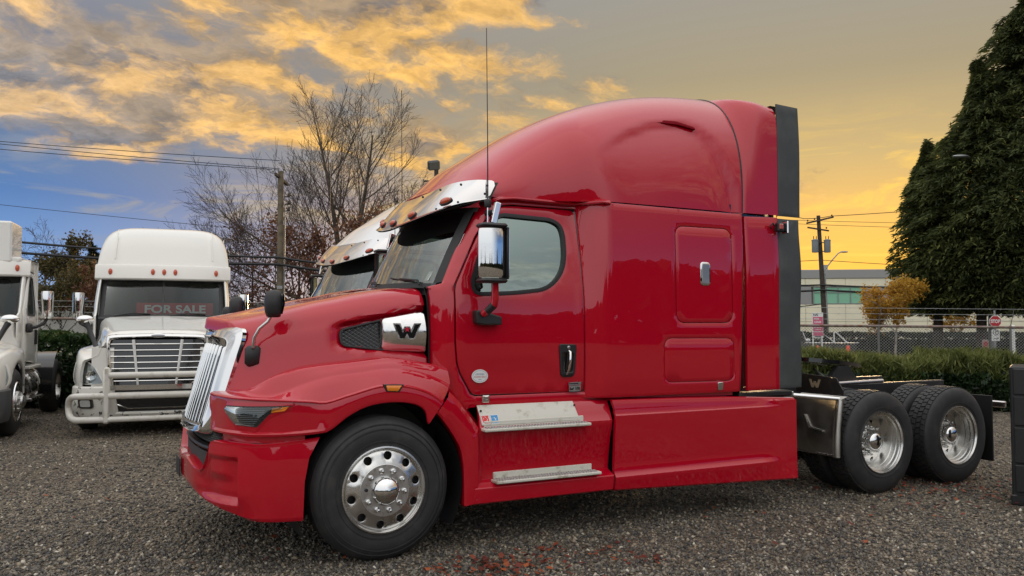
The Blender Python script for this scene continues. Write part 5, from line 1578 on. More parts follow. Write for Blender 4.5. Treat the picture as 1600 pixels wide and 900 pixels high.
def leaf_mat(name, c0, c1, c2, rough=.6, trans=.25):
    m = bpy.data.materials.new(name); m.use_nodes = True
    t = NT(m.node_tree); b = m.node_tree.nodes['Principled BSDF']
    at = t.n('ShaderNodeAttribute'); at.attribute_name = 'tone'
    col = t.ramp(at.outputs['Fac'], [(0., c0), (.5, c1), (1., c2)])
    t.put(b.inputs['Base Color'], col); b.inputs['Roughness'].default_value = rough
    b.inputs['Specular IOR Level'].default_value = .3
    tl = t.n('ShaderNodeBsdfTranslucent'); t.put(tl.inputs[0], col)
    mx = t.n('ShaderNodeMixShader'); mx.inputs[0].default_value = trans
    m.node_tree.links.new(b.outputs[0], mx.inputs[1]); m.node_tree.links.new(tl.outputs[0], mx.inputs[2])
    m.node_tree.links.new(mx.outputs[0], m.node_tree.nodes['Material Output'].inputs[0])
    return m
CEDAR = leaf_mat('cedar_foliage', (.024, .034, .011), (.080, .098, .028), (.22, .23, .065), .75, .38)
FIR = leaf_mat('fir_foliage', (.008, .014, .008), (.02, .03, .016), (.04, .05, .025), .75, .1)
OLIVE = leaf_mat('olive_foliage', (.03, .03, .010), (.07, .06, .02), (.12, .09, .03))
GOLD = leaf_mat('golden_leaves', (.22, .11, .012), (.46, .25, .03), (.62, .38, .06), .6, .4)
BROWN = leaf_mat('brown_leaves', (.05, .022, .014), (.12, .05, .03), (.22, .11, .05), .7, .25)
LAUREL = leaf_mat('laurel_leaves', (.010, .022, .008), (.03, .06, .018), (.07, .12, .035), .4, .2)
BLADE = leaf_mat('long_grass_leaves', (.028, .042, .010), (.10, .125, .03), (.26, .27, .085), .55, .3)
GRASSM = leaf_mat('verge_grass', (.05, .07, .015), (.11, .12, .03), (.20, .19, .06), .7, .3)
BARK = pbr('grey_bark', (.085, .065, .05), .9, var=(6, (.16, .13, .10), .4, .7), bump=(30, .5, .01))
DARKBARK = pbr('dark_bark', (.035, .026, .02), .9, var=(6, (.07, .05, .04), .4, .7), bump=(30, .5, .01))
PALEBARK = pbr('pale_bark', (.34, .30, .25), .85, var=(9, (.16, .13, .10), .45, .75))
POLEW = pbr('weathered_pole_wood', (.17, .135, .085), .85, var=(5, (.09, .07, .05), .4, .7))
DARKPOLE = pbr('dark_pole_wood', (.045, .036, .028), .85, var=(5, (.08, .06, .05), .4, .7))
GALV = pbr('galvanised_steel', (.36, .37, .37), .45, .7, var=(8, (.28, .28, .27), .4, .7))
CABLE = pbr('cable_black', (.012, .012, .013), .6)

rngs = np.random.default_rng(11)
def quads(C, U, V):
    """leaf faces: centre C, half vectors U, V (N,3) -> 4-gons"""
    N = len(C)
    P = np.stack([C - U*.35 - V, C + U*.35 - V*.6 + U*.65, C + V, C - U], 1)
    return P.reshape(-1, 3), np.arange(N*4).reshape(N, 4)
def unit(v): return v / (np.linalg.norm(v, axis=1, keepdims=True) + 1e-9)
def leaves(name, C, size, mat, parent, rng, drop=None, aspect=.5, tone=None, dirs=None, kind=None):
    N = len(C)
    d = unit(rng.normal(size=(N, 3))) if dirs is None else unit(dirs + rng.normal(size=(N, 3))*.35)
    if drop is not None: d = unit(d + np.array(drop))
    s = unit(np.cross(d, unit(rng.normal(size=(N, 3)))))
    L = size * rng.uniform(.6, 1.3, (N, 1))
    V, F = quads(C, s*L*aspect*.5, d*L*.5)
    t = rng.uniform(0, 1, N) if tone is None else np.clip(tone + rng.normal(size=N)*.16, 0, 1)
    return raw(name, V, F, mat, parent, kind, attr=np.repeat(t, 4))

# ---------------------------------------------------------------- ground sheets
def ground_material():
    m = bpy.data.materials.new('gravel'); m.use_nodes = True
    t = NT(m.node_tree); b = m.node_tree.nodes['Principled BSDF']
    co = t.n('ShaderNodeTexCoord').outputs['Object']
    g = t.sep(t.vor(co, 42, 'Color'))[0]
    g2 = t.sep(t.vor(co, 105, 'Color'))[1]
    tone = t.m('ADD', t.m('MULTIPLY', g, .62), t.m('MULTIPLY', g2, .38))
    col = t.ramp(tone, [(0.0, (.028, .027, .025)), (.35, (.115, .104, .086)), (.62, (.225, .203, .165)), (.85, (.38, .345, .28)), (1.0, (.60, .56, .47))])
    patch = t.ss(t.noise(co, .45, 5, .62), .38, .62)
    col = t.mix(t.m('MULTIPLY', patch, .75), col, t.mix(1.0, col, (.50, .47, .43), 'MULTIPLY'))
    rust = t.m('MULTIPLY', t.ss(t.noise(co, .8, 6, .7), .55, .75), .45)
    col = t.mix(rust, col, t.mix(1.0, col, (1.0, .55, .36), 'MULTIPLY'))
    col = t.mix(1.0, col, (1.0, .89, .75), 'MULTIPLY')
    # an oily damp patch in front of the skirt
    dd = t.vm('LENGTH', t.vm('MULTIPLY', t.vm('SUBTRACT', co, (1.82, -1.62, 0)), (1.0, 1.5, 1.0)))
    wet = t.m('MULTIPLY', t.ss(t.m('ADD', dd, t.m('MULTIPLY', t.noise(co, 9, 4, .6), .35)), .50, .26), .85)
    col = t.mix(wet, col, t.mix(1.0, col, (.30, .24, .19), 'MULTIPLY'))
    t.put(b.inputs['Base Color'], col)
    t.put(b.inputs['Roughness'], t.ss(wet, 0., 1., .75, .35))
    bn = t.n('ShaderNodeBump'); bn.inputs['Strength'].default_value = 1.0; bn.inputs['Distance'].default_value = .03
    t.put(bn.inputs['Height'], t.m('ADD', t.m('MULTIPLY', t.vor(co, 42, 'Distance'), -1.0), t.m('MULTIPLY', t.vor(co, 105, 'Distance'), -.4)))
    m.node_tree.links.new(bn.outputs[0], b.inputs['Normal'])
    return m
GRAVEL = ground_material()
MB().grid([[(x, y, 0) for y in (-600, 900)] for x in (-700, 900)]).build('ground', GRAVEL, None, 0, kind='structure')
def strip(name, Z0, Z1, z, mat, X0=-160, X1=200):
    return MB().grid([[tuple(gp(X, Z, z)) for Z in (Z0, Z1)] for X in (X0, X1)]).build(name, mat, None, 0, kind='structure')
strip('grass_verge', 18.2, 30.5, .006, pbr('verge_soil', (.06, .07, .025), .9, var=(2, (.10, .10, .035), .35, .7)))
strip('road', 31, 44, .006, pbr('road_asphalt', (.05, .05, .052), .85, var=(1.5, (.065, .063, .06), .4, .7)))
strip('far_verge', 44.2, 75, .006, pbr('verge_soil', (.06, .07, .025), .9))
kerb = MB()
kerb.box((0, 0, .06), (320, .25, .13), M=Matrix.Translation(gp(0, 30.75)) @ Matrix.Rotation(FYAW, 4, 'Z'), bev=.02)
kerb.build('kerb', pbr('kerb_concrete', (.34, .33, .31), .85), None, 30, kind='structure')

# loose stones on the part of the lot close to the camera
def pebbles(n, name, region, smin, smax, rng):
    IV = np.array([(1, 0, 0), (-1, 0, 0), (0, 1, 0), (0, -1, 0), (0, 0, 1), (0, 0, -1)], float)
    IF = np.array([(0, 2, 4), (2, 1, 4), (1, 3, 4), (3, 0, 4), (2, 0, 5), (1, 2, 5), (3, 1, 5), (0, 3, 5)])
    XZ = region(n, rng); n = len(XZ)
    P = np.array(CAM0)[None] + XZ[:, :1]*np.array(RT) + XZ[:, 1:2]*np.array(FW)
    s = rng.uniform(0, 1, (n, 1))**2.2 * (smax - smin) + smin
    sc3 = s * np.stack([rng.uniform(.75, 1.35, n), rng.uniform(.7, 1.1, n), rng.uniform(.5, .9, n)], 1)
    an = rng.uniform(0, 2*math.pi, n); ca, sa = np.cos(an), np.sin(an)
    tilt = rng.normal(0, .35, n)
    vv = (IV[None] + rng.normal(0, .26, (n, 6, 3))) * sc3[:, None, :]
    x = vv[..., 0]*ca[:, None] - vv[..., 1]*sa[:, None]; y = vv[..., 0]*sa[:, None] + vv[..., 1]*ca[:, None]
    z = vv[..., 2] + x*tilt[:, None]
    V = np.stack([x, y, z], 2) + P[:, None, :]; V[..., 2] += (s*.25)
    F = (IF[None] + (np.arange(n)*6)[:, None, None]).reshape(-1, 3)
    tone = rng.beta(1.6, 2.6, n)
    m = MAT.get('stones')
    if not m:
        m = bpy.data.materials.new('stones'); m.use_nodes = True
        t = NT(m.node_tree); b = m.node_tree.nodes['Principled BSDF']
        at = t.n('ShaderNodeAttribute'); at.attribute_name = 'tone'
        t.put(b.inputs['Base Color'], t.ramp(at.outputs['Fac'], [(0., (.024, .024, .025)), (.3, (.090, .080, .067)), (.55, (.205, .180, .140)), (.72, (.27, .21, .14)), (.85, (.42, .375, .295)), (1., (.70, .65, .54))]))
        b.inputs['Roughness'].default_value = .7
        MAT['stones'] = m
    return raw(name, V.reshape(-1, 3), F, m, None, 'stuff', attr=np.repeat(tone, 6))
def reg_near(n, rng):
    Z = 5.0 + 13*rng.uniform(0, 1, n)**1.9; X = rng.uniform(-.74, .80, n)*Z
    return np.stack([X, Z], 1)
tag(pebbles(172000, 'loose_stones', reg_near, .005, .022, np.random.default_rng(4)), 'loose grey and tan gravel stones covering the lot', 'gravel')

# fallen red leaves
def litter(name, spots, mat, rng, size=.05):
    C = []
    for u, v, r, n in spots:
        Z = 1.6913*1300/(v - 507.5); X = px(u, Z)
        q = rng.normal(size=(n, 2))*np.array([[r, r*.9]])
        C.append(np.array(gp(X, Z, .022))[None] + q[:, :1]*np.array(RT) + q[:, 1:2]*np.array(FW) + np.stack([np.zeros(n), np.zeros(n), rng.uniform(0, .014, n)], 1))
    C = np.concatenate(C); n = len(C)
    a = rng.uniform(0, 2*math.pi, n)
    d = np.stack([np.cos(a), np.sin(a), rng.normal(0, .25, n)], 1); s = np.stack([-np.sin(a), np.cos(a), rng.normal(0, .25, n)], 1)
    L = size*rng.uniform(.5, 1.2, (n, 1))
    V, F = quads(C, s*L*.42, d*L*.5)
    return raw(name, V, F, mat, None, 'stuff', attr=np.repeat(rng.uniform(0, 1, n), 4))
REDLEAF = leaf_mat('fallen_red_leaves', (.07, .018, .012), (.15, .030, .018), (.34, .09, .03), .6, .1)
tag(litter('leaf_litter', [(770, 892, .16, 60), (800, 884, .20, 70), (860, 858, .06, 14), (840, 880, .35, 60), (905, 862, .05, 8), (1020, 872, .10, 18), (950, 868, .16, 16), (690, 888, .1, 12), (1300, 752, .5, 70), (1440, 760, .35, 90), (1520, 765, .4, 70), (1590, 790, .3, 40), (1420, 790, .3, 30), (560, 868, .10, 16), (410, 850, .3, 14), (180, 760, .8, 20), (1200, 800, .5, 22)], REDLEAF, np.random.default_rng(9)), 'fallen red and brown leaves scattered over the gravel', 'leaves')

# ---------------------------------------------------------------- fence
FA, FB = gp(px(-60, 19.5), 19.5), gp(px(1760, 19.0), 19.0)
def fpt(t, z=0.): q = FA.lerp(FB, t); return Vector((q.x, q.y, z))
FL = (FB - FA).length
ftop = lambda t: 1.86 - .25*t
POSTG = pbr('post_grey', (.20, .20, .19), .6, .4)
fence = thing('chain_link_fence', 'galvanised chain link fence with a rusty top rail and barbed wire, behind the hedges', 'fence', tuple(FA), 0)
fm = fence.matrix_basis.inverted()
off = -FA
def fl(p): return p + off
RAIL = pbr('rusty_rail', (.24, .20, .18), .6, .4, var=(9, (.18, .085, .05), .42, .66))
MB().tube([fl(fpt(t, ftop(t))) for t in np.linspace(0, 1, 20)], .030, 8).build('top_rail', RAIL, fence, 60)
npost = int(FL / 2.9)
for k in range(npost + 1):
    t = (k + .12) / npost
    if t > 1: break
    MB().tube([fl(fpt(t, 0)), fl(fpt(t, ftop(t) + .04))], .026, 8).tube([fl(fpt(t, ftop(t))), fl(fpt(t, ftop(t) + .42) + FW * -.16)], .009, 6).build('post', POSTG, fence, 60)
for i, dz in enumerate((.15, .28, .41)):
    mb = MB().tube([fl(fpt(t, ftop(t) + dz) + FW * (-.05 - .05*i)) for t in np.linspace(0, 1, 30)], .0042, 4)
    for t in np.linspace(.01, .99, 110):
        c = fl(fpt(t, ftop(t) + dz) + FW * (-.05 - .05*i)); mb.tube([c + Vector((.02, 0, .025)), c - Vector((.02, 0, .025))], .0022, 3)
    mb.build('barbed_wire', GALV, fence, 0)
mb = MB(); stepw = .072; zb0 = .12
for k in range(-28, int(FL/stepw) + 2):
    for sg in (1, -1):
        x0 = k*stepw if sg > 0 else k*stepw + 1.75
        pts = []
        for z, x in ((zb0, x0), (1.85, x0 + sg*1.73)):
            pts.append((x, z))
        (xa, za), (xb, zb_) = pts
        # clip to the fence length and to the rail
        if max(xa, xb) < 0 or min(xa, xb) > FL: continue
        out = []
        for f in (0., .97):
            x = xa + (xb - xa)*f; z = za + (zb_ - za)*f
            tt = x/FL
            if tt < 0 or tt > 1:
                tt = min(max(tt, 0), 1); x = tt*FL; z = za + (x - xa)*(zb_ - za)/(xb - xa)
            z = min(z, ftop(tt) - .02)
            out.append(fl(fpt(tt, z)) + FW*(.004*sg))
        if (out[0] - out[1]).length > .05: mb.tube(out, .0036, 4, caps=False)
mb.build('chain_link_mesh', GALV, fence, 0, kind='stuff')

# ---------------------------------------------------------------- hedges
def hedge(name, label, X0, X1, Z, depth, h, n, size, mat, rng, aspect=.5, up=0., top_light=True, hv=.12):
    o = thing(name, label, 'hedge', tuple(gp((X0+X1)/2, Z)), FYAW)
    x = rng.uniform(X0 - (X0+X1)/2, X1 - (X0+X1)/2, n)
    hh = h * (1 + hv*(np.sin(x*2.3) * .4 + np.sin(x*5.1 + 1)*.3 + np.sin(x*11.7)*.2))
    # mostly near the faces and the top
    w = rng.uniform(0, 1, n); y = np.where(w < .55, -depth/2 + np.abs(rng.normal(0, .16, n)), rng.uniform(-depth/2, depth/2, n))
    z = np.where(w < .55, rng.uniform(.02, 1, n)*hh, hh - np.abs(rng.normal(0, .10, n)))
    y += .10*np.sin(x*3.1 + z*4)
    C = np.stack([x, y, z], 1)
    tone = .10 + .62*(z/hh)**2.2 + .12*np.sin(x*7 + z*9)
    dirs = np.stack([rng.normal(0, .5, n), rng.normal(-.3, .4, n), np.full(n, up)], 1)
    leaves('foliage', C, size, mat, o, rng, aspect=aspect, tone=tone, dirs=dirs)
    mb = MB()
    for k in range(int((X1 - X0)/.35)):
        a = X0 - (X0+X1)/2 + .35*k + rng.uniform(-.1, .1)
        mb.tube([(a, rng.uniform(-.2, .3), 0), (a + rng.uniform(-.15, .15), rng.uniform(-.2, .3), h*.7)], .02, 5)
    mb.build('stems', DARKBARK, o, 0)
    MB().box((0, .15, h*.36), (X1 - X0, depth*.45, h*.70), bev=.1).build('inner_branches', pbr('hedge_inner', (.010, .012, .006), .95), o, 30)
    return o
hedge('hedge', 'clipped dark green laurel hedge behind the two white trucks', px(-90, 17.6), px(560, 17.6), 17.6, 1.6, 1.47, 30000, .11, LAUREL, np.random.default_rng(21), up=.5)
hedge('hedge', 'loose hedge of long grassy leaves behind the drive wheels', px(1130, 17.2), px(1760, 17.2), 17.2, 1.8, 1.03, 30000, .30, BLADE, np.random.default_rng(22), aspect=.10, up=.9, hv=.22)
hd = [o for o in COL.objects if o.get('label', '').startswith('loose hedge')][0]
rg = np.random.default_rng(27); n = 14000
xx = rg.uniform(-(px(1760, 17.2) - px(1130, 17.2))/2, (px(1760, 17.2) - px(1130, 17.2))/2, n)
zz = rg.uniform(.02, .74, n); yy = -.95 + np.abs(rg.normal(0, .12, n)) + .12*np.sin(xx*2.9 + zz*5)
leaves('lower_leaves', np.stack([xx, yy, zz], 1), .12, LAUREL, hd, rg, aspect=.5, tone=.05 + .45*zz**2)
# rough grass between fence and road
n = 26000; rg = np.random.default_rng(31)
Z = rg.uniform(19.3, 30, n); X = px(rg.uniform(1180, 1750, n), Z)
C = np.array(CAM0)[None] + X[:, None]*np.array(RT) + Z[:, None]*np.array(FW); C[:, 2] = rg.uniform(.02, .14, n)
tag(leaves('verge_grass', C, .26, GRASSM, None, rg, aspect=.10, dirs=np.tile([0, 0, 1.], (n, 1)), kind='stuff'), 'rough green grass on the verge beyond the fence', 'grass')

# ---------------------------------------------------------------- trees
def grow(rng, base, direction, length, radius, levels, cfg):
    """recursive limbs -> list of (points, radii, level) and the twig tips"""
    out = []; tips = []
    def branch(p, d, L, r, lv):
        k = 7 if lv < 2 else 5
        pts = [Vector(p)]; rs = [r]; d = Vector(d).normalized()
        for i in range(k):
            j = cfg['wob'][min(lv, len(cfg['wob'])-1)]
            d = (d + Vector(rng.normal(0, j, 3)) + Vector((0, 0, cfg['up'][min(lv, len(cfg['up'])-1)]))).normalized()
            pts.append(pts[-1] + d*(L/k)); rs.append(max(r*(1 - .80*(i+1)/k), cfg['rmin']))
        out.append((pts, rs, lv))
        if lv >= levels:
            tips.append(pts[-1]); tips.append(pts[-3]); return
        nb = cfg['n'][min(lv, len(cfg['n'])-1)]
        for b in range(nb):
            f = cfg['f0'][min(lv, len(cfg['f0'])-1)] + (1 - cfg['f0'][min(lv, len(cfg['f0'])-1)])*(b + rng.uniform(.1, .9))/nb
            i = min(int(f*k), k-1); q = pts[i].lerp(pts[i+1], f*k - i); rr = rs[i]*.62
            t = (pts[i+1] - pts[i]).normalized()
            side = t.cross(Vector(rng.normal(size=3))).normalized()
            a = R(rng.uniform(*cfg['ang'][min(lv, len(cfg['ang'])-1)]))
            nd = t*math.cos(a) + side*math.sin(a)
            branch(q, nd, L*cfg['len'][min(lv, len(cfg['len'])-1)]*(1.15 - .55*f)*rng.uniform(.75, 1.2), max(rr*cfg['rk'], cfg['rmin']), lv + 1)
    branch(base, direction, length, radius, 0)
    return out, tips
def limbs_mesh(lst, name, mat, parent, maxlv=9, minlv=0):
    mb = MB()
    for pts, rs, lv in lst:
        if minlv <= lv <= maxlv:
            mb.tube(pts, rs, 8 if lv == 0 else (5 if lv == 1 else 3), caps=False)
    return mb.build(name, mat, parent, 60, recalc=False)

# tall bare tree with two leaders
bt = thing('bare_tree', 'tall leafless tree with two leaders behind the utility pole', 'tree', tuple(gp(px(540, 45), 45)), FYAW)
rg = np.random.default_rng(5)
cfg = dict(n=[14, 10, 7, 3], f0=[.12, .16, .15, .15], ang=[(30, 62), (22, 48), (20, 48), (20, 50)], len=[.62, .52, .50, .6], wob=[.03, .05, .06, .08], up=[.03, .10, .06, .03], rk=.66, rmin=.007)
lst = []
a, _ = grow(rg, (0, 0, .0), (.0, 0, 1), 4.2, .30, 0, cfg); lst += a
for base, d, L, r in (((-.1, 0, 3.6), (-.17, .02, 1), 9.0, .19), ((.1, .1, 3.7), (.13, -.05, 1), 8.4, .19), ((0, -.1, 3.0), (-1.0, .1, .62), 8.6, .12), ((0, 0, 2.0), (-1.3, .3, .55), 8.4, .10), ((.1, 0, 3.6), (.75, .1, .85), 5.2, .11), ((0, .1, 2.2), (-1.1, -.2, .40), 7.6, .10), ((0, .1, 3.0), (-.5, .3, 1), 7.0, .11)):
    a, _ = grow(rg, base, d, L, r, 3, cfg); lst += a
limbs_mesh(lst, 'trunk', BARK, bt, 1); limbs_mesh(lst, 'crown', pbr('twig_bark', (.055, .040, .032), .9), bt, 9, 2)

def leafy_tree(name, label, u, Z, h, spread, mat, bark, seed, nleaf, size, trunk_r=.12, clear=.25, group=None, lv=3, up=.06, lean=0., tonez=True):
    o = thing(name, label, 'tree', tuple(gp(px(u, Z), Z)), FYAW, group)
    rg = np.random.default_rng(seed)
    cfg = dict(n=[10, 6, 5, 3], f0=[clear, .25, .2], ang=[(30, 62), (25, 55), (25, 60)], len=[spread, .55, .55], wob=[.03, .08, .12], up=[.02, up, .02], rk=.7, rmin=.010)
    l, tips = grow(rg, (0, 0, 0), (lean, 0, 1), h*.9, trunk_r, lv, cfg)
    limbs_mesh(l, 'trunk', bark, o)
    T = np.array([list(t) for t in tips]); idx = rg.integers(0, len(T), nleaf)
    C = T[idx] + rg.normal(0, h*.035, (nleaf, 3))
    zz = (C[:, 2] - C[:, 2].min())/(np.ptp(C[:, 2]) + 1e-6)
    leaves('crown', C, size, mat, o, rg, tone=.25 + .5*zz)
    return o
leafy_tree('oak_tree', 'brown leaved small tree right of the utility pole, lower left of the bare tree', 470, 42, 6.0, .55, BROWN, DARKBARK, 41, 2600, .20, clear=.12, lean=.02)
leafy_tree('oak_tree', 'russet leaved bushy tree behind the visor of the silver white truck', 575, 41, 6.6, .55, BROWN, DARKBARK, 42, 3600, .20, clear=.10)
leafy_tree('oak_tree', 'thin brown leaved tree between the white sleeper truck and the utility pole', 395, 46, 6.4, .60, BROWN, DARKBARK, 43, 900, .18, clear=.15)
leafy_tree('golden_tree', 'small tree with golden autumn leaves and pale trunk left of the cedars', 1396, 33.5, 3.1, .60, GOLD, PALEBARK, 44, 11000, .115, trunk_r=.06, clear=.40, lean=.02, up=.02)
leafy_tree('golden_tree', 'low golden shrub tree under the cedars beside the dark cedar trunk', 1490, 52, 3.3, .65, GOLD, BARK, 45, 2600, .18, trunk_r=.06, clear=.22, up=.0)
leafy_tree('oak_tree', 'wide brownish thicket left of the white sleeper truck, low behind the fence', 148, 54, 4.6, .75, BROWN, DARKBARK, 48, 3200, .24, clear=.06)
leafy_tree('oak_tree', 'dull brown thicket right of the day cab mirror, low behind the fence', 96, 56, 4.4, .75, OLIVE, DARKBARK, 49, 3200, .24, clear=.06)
leafy_tree('bare_tree', 'small leafless tree at the far left behind the day cab', 70, 66, 8.5, .55, BROWN, DARKBARK, 46, 60, .1, clear=.25)
leafy_tree('olive_tree', 'olive brown tree right of the day cab, far behind the fence', 122, 62, 7.0, .5, OLIVE, DARKBARK, 47, 6500, .26, clear=.05)

def conifer(name, label, X, Z, h, r, base_z, n, size, mat, seed, trunk_r=.22, power=.75, group=None, droop=-.35):
    o = thing(name, label, 'tree', tuple(gp(X, Z)), FYAW, group)
    rg = np.random.default_rng(seed)
    MB().tube([(0, 0, 0), (.05, 0, h*.3), (0, .05, h*.65), (0, 0, h*.97)], [trunk_r, trunk_r*.8, trunk_r*.4, .03], 9).build('trunk', DARKBARK, o, 60)
    # boughs: each carries a spray of flat leaf fans
    nb = int(n / 70); C = []; D = []; T = []
    t = rg.uniform(0, 1, nb)**1.15
    for i in range(nb):
        f = t[i]; z = base_z + f*(h - base_z); rad = r*(1 - f**1.35)**power*min(1, .60 + f*2.0) * rg.uniform(.42, 1.22)
        a = rg.uniform(0, 2*math.pi); ln = max(rad, .22)
        cx, cy = .10*r*math.sin(z*.8 + seed), .10*r*math.sin(z*.6 + seed*2)
        m = 70
        q = rg.uniform(.15, 1.0, m)**.6
        wd = (1.15 - q)*.55 + .12                       # a bough is a spray that narrows to its tip
        ang_ = a + rg.normal(0, .30, m)*wd
        x = cx + np.cos(ang_)*ln*q; y = cy + np.sin(ang_)*ln*q
        zz = z + .55*ln*q - .62*ln*q**2.2 + rg.normal(0, .30, m)*wd
        C.append(np.stack([x, y, zz], 1)); D.append(np.stack([np.cos(ang_), np.sin(ang_), .9 - 1.5*q], 1))
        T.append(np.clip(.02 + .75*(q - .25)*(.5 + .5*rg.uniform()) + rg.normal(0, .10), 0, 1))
    C = np.concatenate(C); D = np.concatenate(D); T = np.concatenate(T)
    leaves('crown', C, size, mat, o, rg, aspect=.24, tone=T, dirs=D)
    return o
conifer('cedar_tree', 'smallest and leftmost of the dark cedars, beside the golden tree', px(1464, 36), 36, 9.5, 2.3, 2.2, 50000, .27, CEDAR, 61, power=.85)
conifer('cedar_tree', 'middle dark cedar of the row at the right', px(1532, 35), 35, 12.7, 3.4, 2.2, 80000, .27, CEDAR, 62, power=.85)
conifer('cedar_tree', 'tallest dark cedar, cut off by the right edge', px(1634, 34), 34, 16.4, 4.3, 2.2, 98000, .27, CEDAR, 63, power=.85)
for u, Z_, h, r, lab, sd in ((106, 75, 8.4, 2.0, 'dark fir beside the olive brown tree, left of the white sleeper truck', 64), (140, 72, 8.6, 2.3, 'dark fir just left of the white sleeper truck roof', 65), (165, 78, 7.5, 2.4, 'dark fir hidden behind the white sleeper truck', 66)):
    conifer('fir_tree', lab, px(u, Z_), Z_, h, r, .8, 6000, .55, FIR, sd, .15, .85)

# ---------------------------------------------------------------- poles, wires
pl = thing('utility_pole', 'weathered wooden utility pole in front of the bare tree', 'utility pole', tuple(gp(px(438, 38), 38)), FYAW)
MB().tube([(0, 0, 0), (-.03, 0, 4.5), (-.05, 0, 8.75)], [.17, .15, .125], 12).build('post', POLEW, pl, 60)
MB().box((-.12, -.16, 8.45), (.11, 2.0, .12), M=Matrix.Translation((0, 0, 0)) @ Matrix.Rotation(R(-4), 4, 'X')).build('crossarm', DARKPOLE, pl, 20)
for y in (-1.0, -.35, .6):
    MB().lathe([(.02, 0), (.05, .04), (.05, .09), (.02, .13), (.001, .14)], 8, Matrix.Translation((-.12, y, 8.52))).build('insulator', GALV, pl, 50)
MB().tube([(.19, -.1, 0), (.19, -.1, 7.2)], .035, 6).build('riser_pipe', GALV, pl, 60)
MB().tube([(-.22, -.1, 0), (-.20, -.1, 5.2)], .025, 6).build('riser_pipe', DARKPOLE, pl, 60)
for z in (7.55, 7.2, 6.9):
    MB().box((.30, -.12, z), (.22, .06, .05)).lathe([(.05, 0), (.08, .05), (.05, .16)], 8, Matrix.Translation((.36, -.12, z))).build('cutout', DARKPOLE, pl, 30)
MB().box((0, -.16, 3.4), (.24, .02, .14)).build('tag_plate', GALV, pl, 0)

pr = thing('utility_pole', 'dark utility pole with two transformers and a street lamp arm, right of the red truck', 'utility pole', tuple(gp(px(1290, 60), 60)), FYAW)
MB().tube([(.0, 0, 0), (-.22, 0, 5), (-.42, 0, 9.6)], [.20, .17, .13], 12).build('post', DARKPOLE, pr, 60)
MB().box((0, 0, 0), (2.0, .12, .12), M=Matrix.Translation((-.36, -.15, 9.25)) @ Matrix.Rotation(R(-13), 4, 'Y')).build('crossarm', DARKPOLE, pr, 20)
MB().box((0, 0, 0), (1.55, .12, .10), M=Matrix.Translation((-.50, -.15, 8.60)) @ Matrix.Rotation(R(9), 4, 'Y')).build('crossarm', DARKPOLE, pr, 20)
for x, z in ((-1.25, 9.14), (-.75, 9.26), (.50, 9.52), (.10, 8.62)):
    MB().lathe([(.02, 0), (.06, .04), (.06, .10), (.02, .14)], 8, Matrix.Translation((x, -.15, z))).build('insulator', DARKPOLE, pr, 50)
TRF = pbr('transformer_grey', (.22, .24, .25), .5)
for x in (-.78, .10):
    tf = MB().lathe([(.001, 6.88), (.21, 6.90), (.23, 6.95), (.23, 7.72), (.25, 7.74), (.25, 7.80), (.12, 7.86), (.001, 7.88)], 18, Matrix.Translation((x, -.25, 0))).build('transformer', TRF, pr, 40)
    for dx_ in (-.1, .1):
        MB().tube([(x + dx_, -.25, 7.85), (x + dx_, -.25, 8.08)], .028, 6).build('bushing', DARKPOLE, tf, 50)
MB().box((-.34, -.2, 7.62), (.9, .06, .06)).box((-.34, -.2, 6.98), (.7, .06, .06)).build('transformer_rack', DARKPOLE, pr, 20)
MB().tube([(-.2, -.05, 5.45), (.5, -.05, 6.35), (.95, -.05, 6.85), (1.15, -.05, 6.95)], .045, 8).build('lamp_arm', GALV, pr, 60)
MB().ball((1.38, -.05, 6.96), (.30, .10, .07), 8).build('lamp_head', GALV, pr, 60)
MB().tube([(.17, -.1, 0), (-.05, -.1, 5.4)], .06, 6).build('riser_pipe', GALV, pr, 60)

fp_ = thing('floodlight_pole', 'pole with floodlight and short crossbar above the red truck bonnet', 'floodlight', tuple(gp(px(681, 32), 32)), FYAW)
MB().tube([(0, 0, 0), (0, 0, 7.75)], [.10, .085], 10).build('post', DARKPOLE, fp_, 60)
MB().box((-.02, -.02, 7.25), (.96, .06, .06), bev=.01).box((-.49, -.02, 7.22), (.03, .08, .22)).box((.45, -.02, 7.27), (.03, .08, .16)).build('crossbar', DARKPOLE, fp_, 20)
MB().box((0, 0, 0), (.46, .22, .36), M=Matrix.Translation((-.10, -.06, 7.86)) @ Matrix.Rotation(R(-10), 4, 'Y') @ Matrix.Rotation(R(20), 4, 'Z') @ Matrix.Rotation(R(25), 4, 'X'), bev=.04).build('floodlight_housing', pbr('flood_grey', (.05, .05, .048), .5), fp_, 30)
MB().box((0, -.115, 0), (.40, .02, .30), M=Matrix.Translation((-.10, -.06, 7.86)) @ Matrix.Rotation(R(-10), 4, 'Y') @ Matrix.Rotation(R(20), 4, 'Z') @ Matrix.Rotation(R(25), 4, 'X'), bev=.006).build('floodlight_glass', pbr('flood_glass', (.16, .15, .13), .15), fp_, 30)

lp = thing('street_lamp', 'grey street lamp standing inside the cedars behind the stop sign', 'street lamp', tuple(gp(px(1549, 35.2), 35.2)), FYAW)
LPG = pbr('lamp_post_grey', (.24, .25, .25), .6)
MB().tube([(0, 0, 0), (0, 0, 3), (0, 0, 6), (0, 0, 8.4)], [.15, .12, .09, .07], 12).build('post', LPG, lp, 60)
MB().tube([(0, 0, 8.4), (-.3, -.2, 8.66), (-1.55, -1.1, 8.62)], [.05, .045, .04], 8).ball((-1.88, -1.35, 8.60), (.34, .14, .07), 8).build('lamp_arm', GALV, lp, 60)
MB().lathe([(.24, 0), (.24, .5), (.18, .62), (.15, .65)], 12).build('foot', LPG, lp, 40)

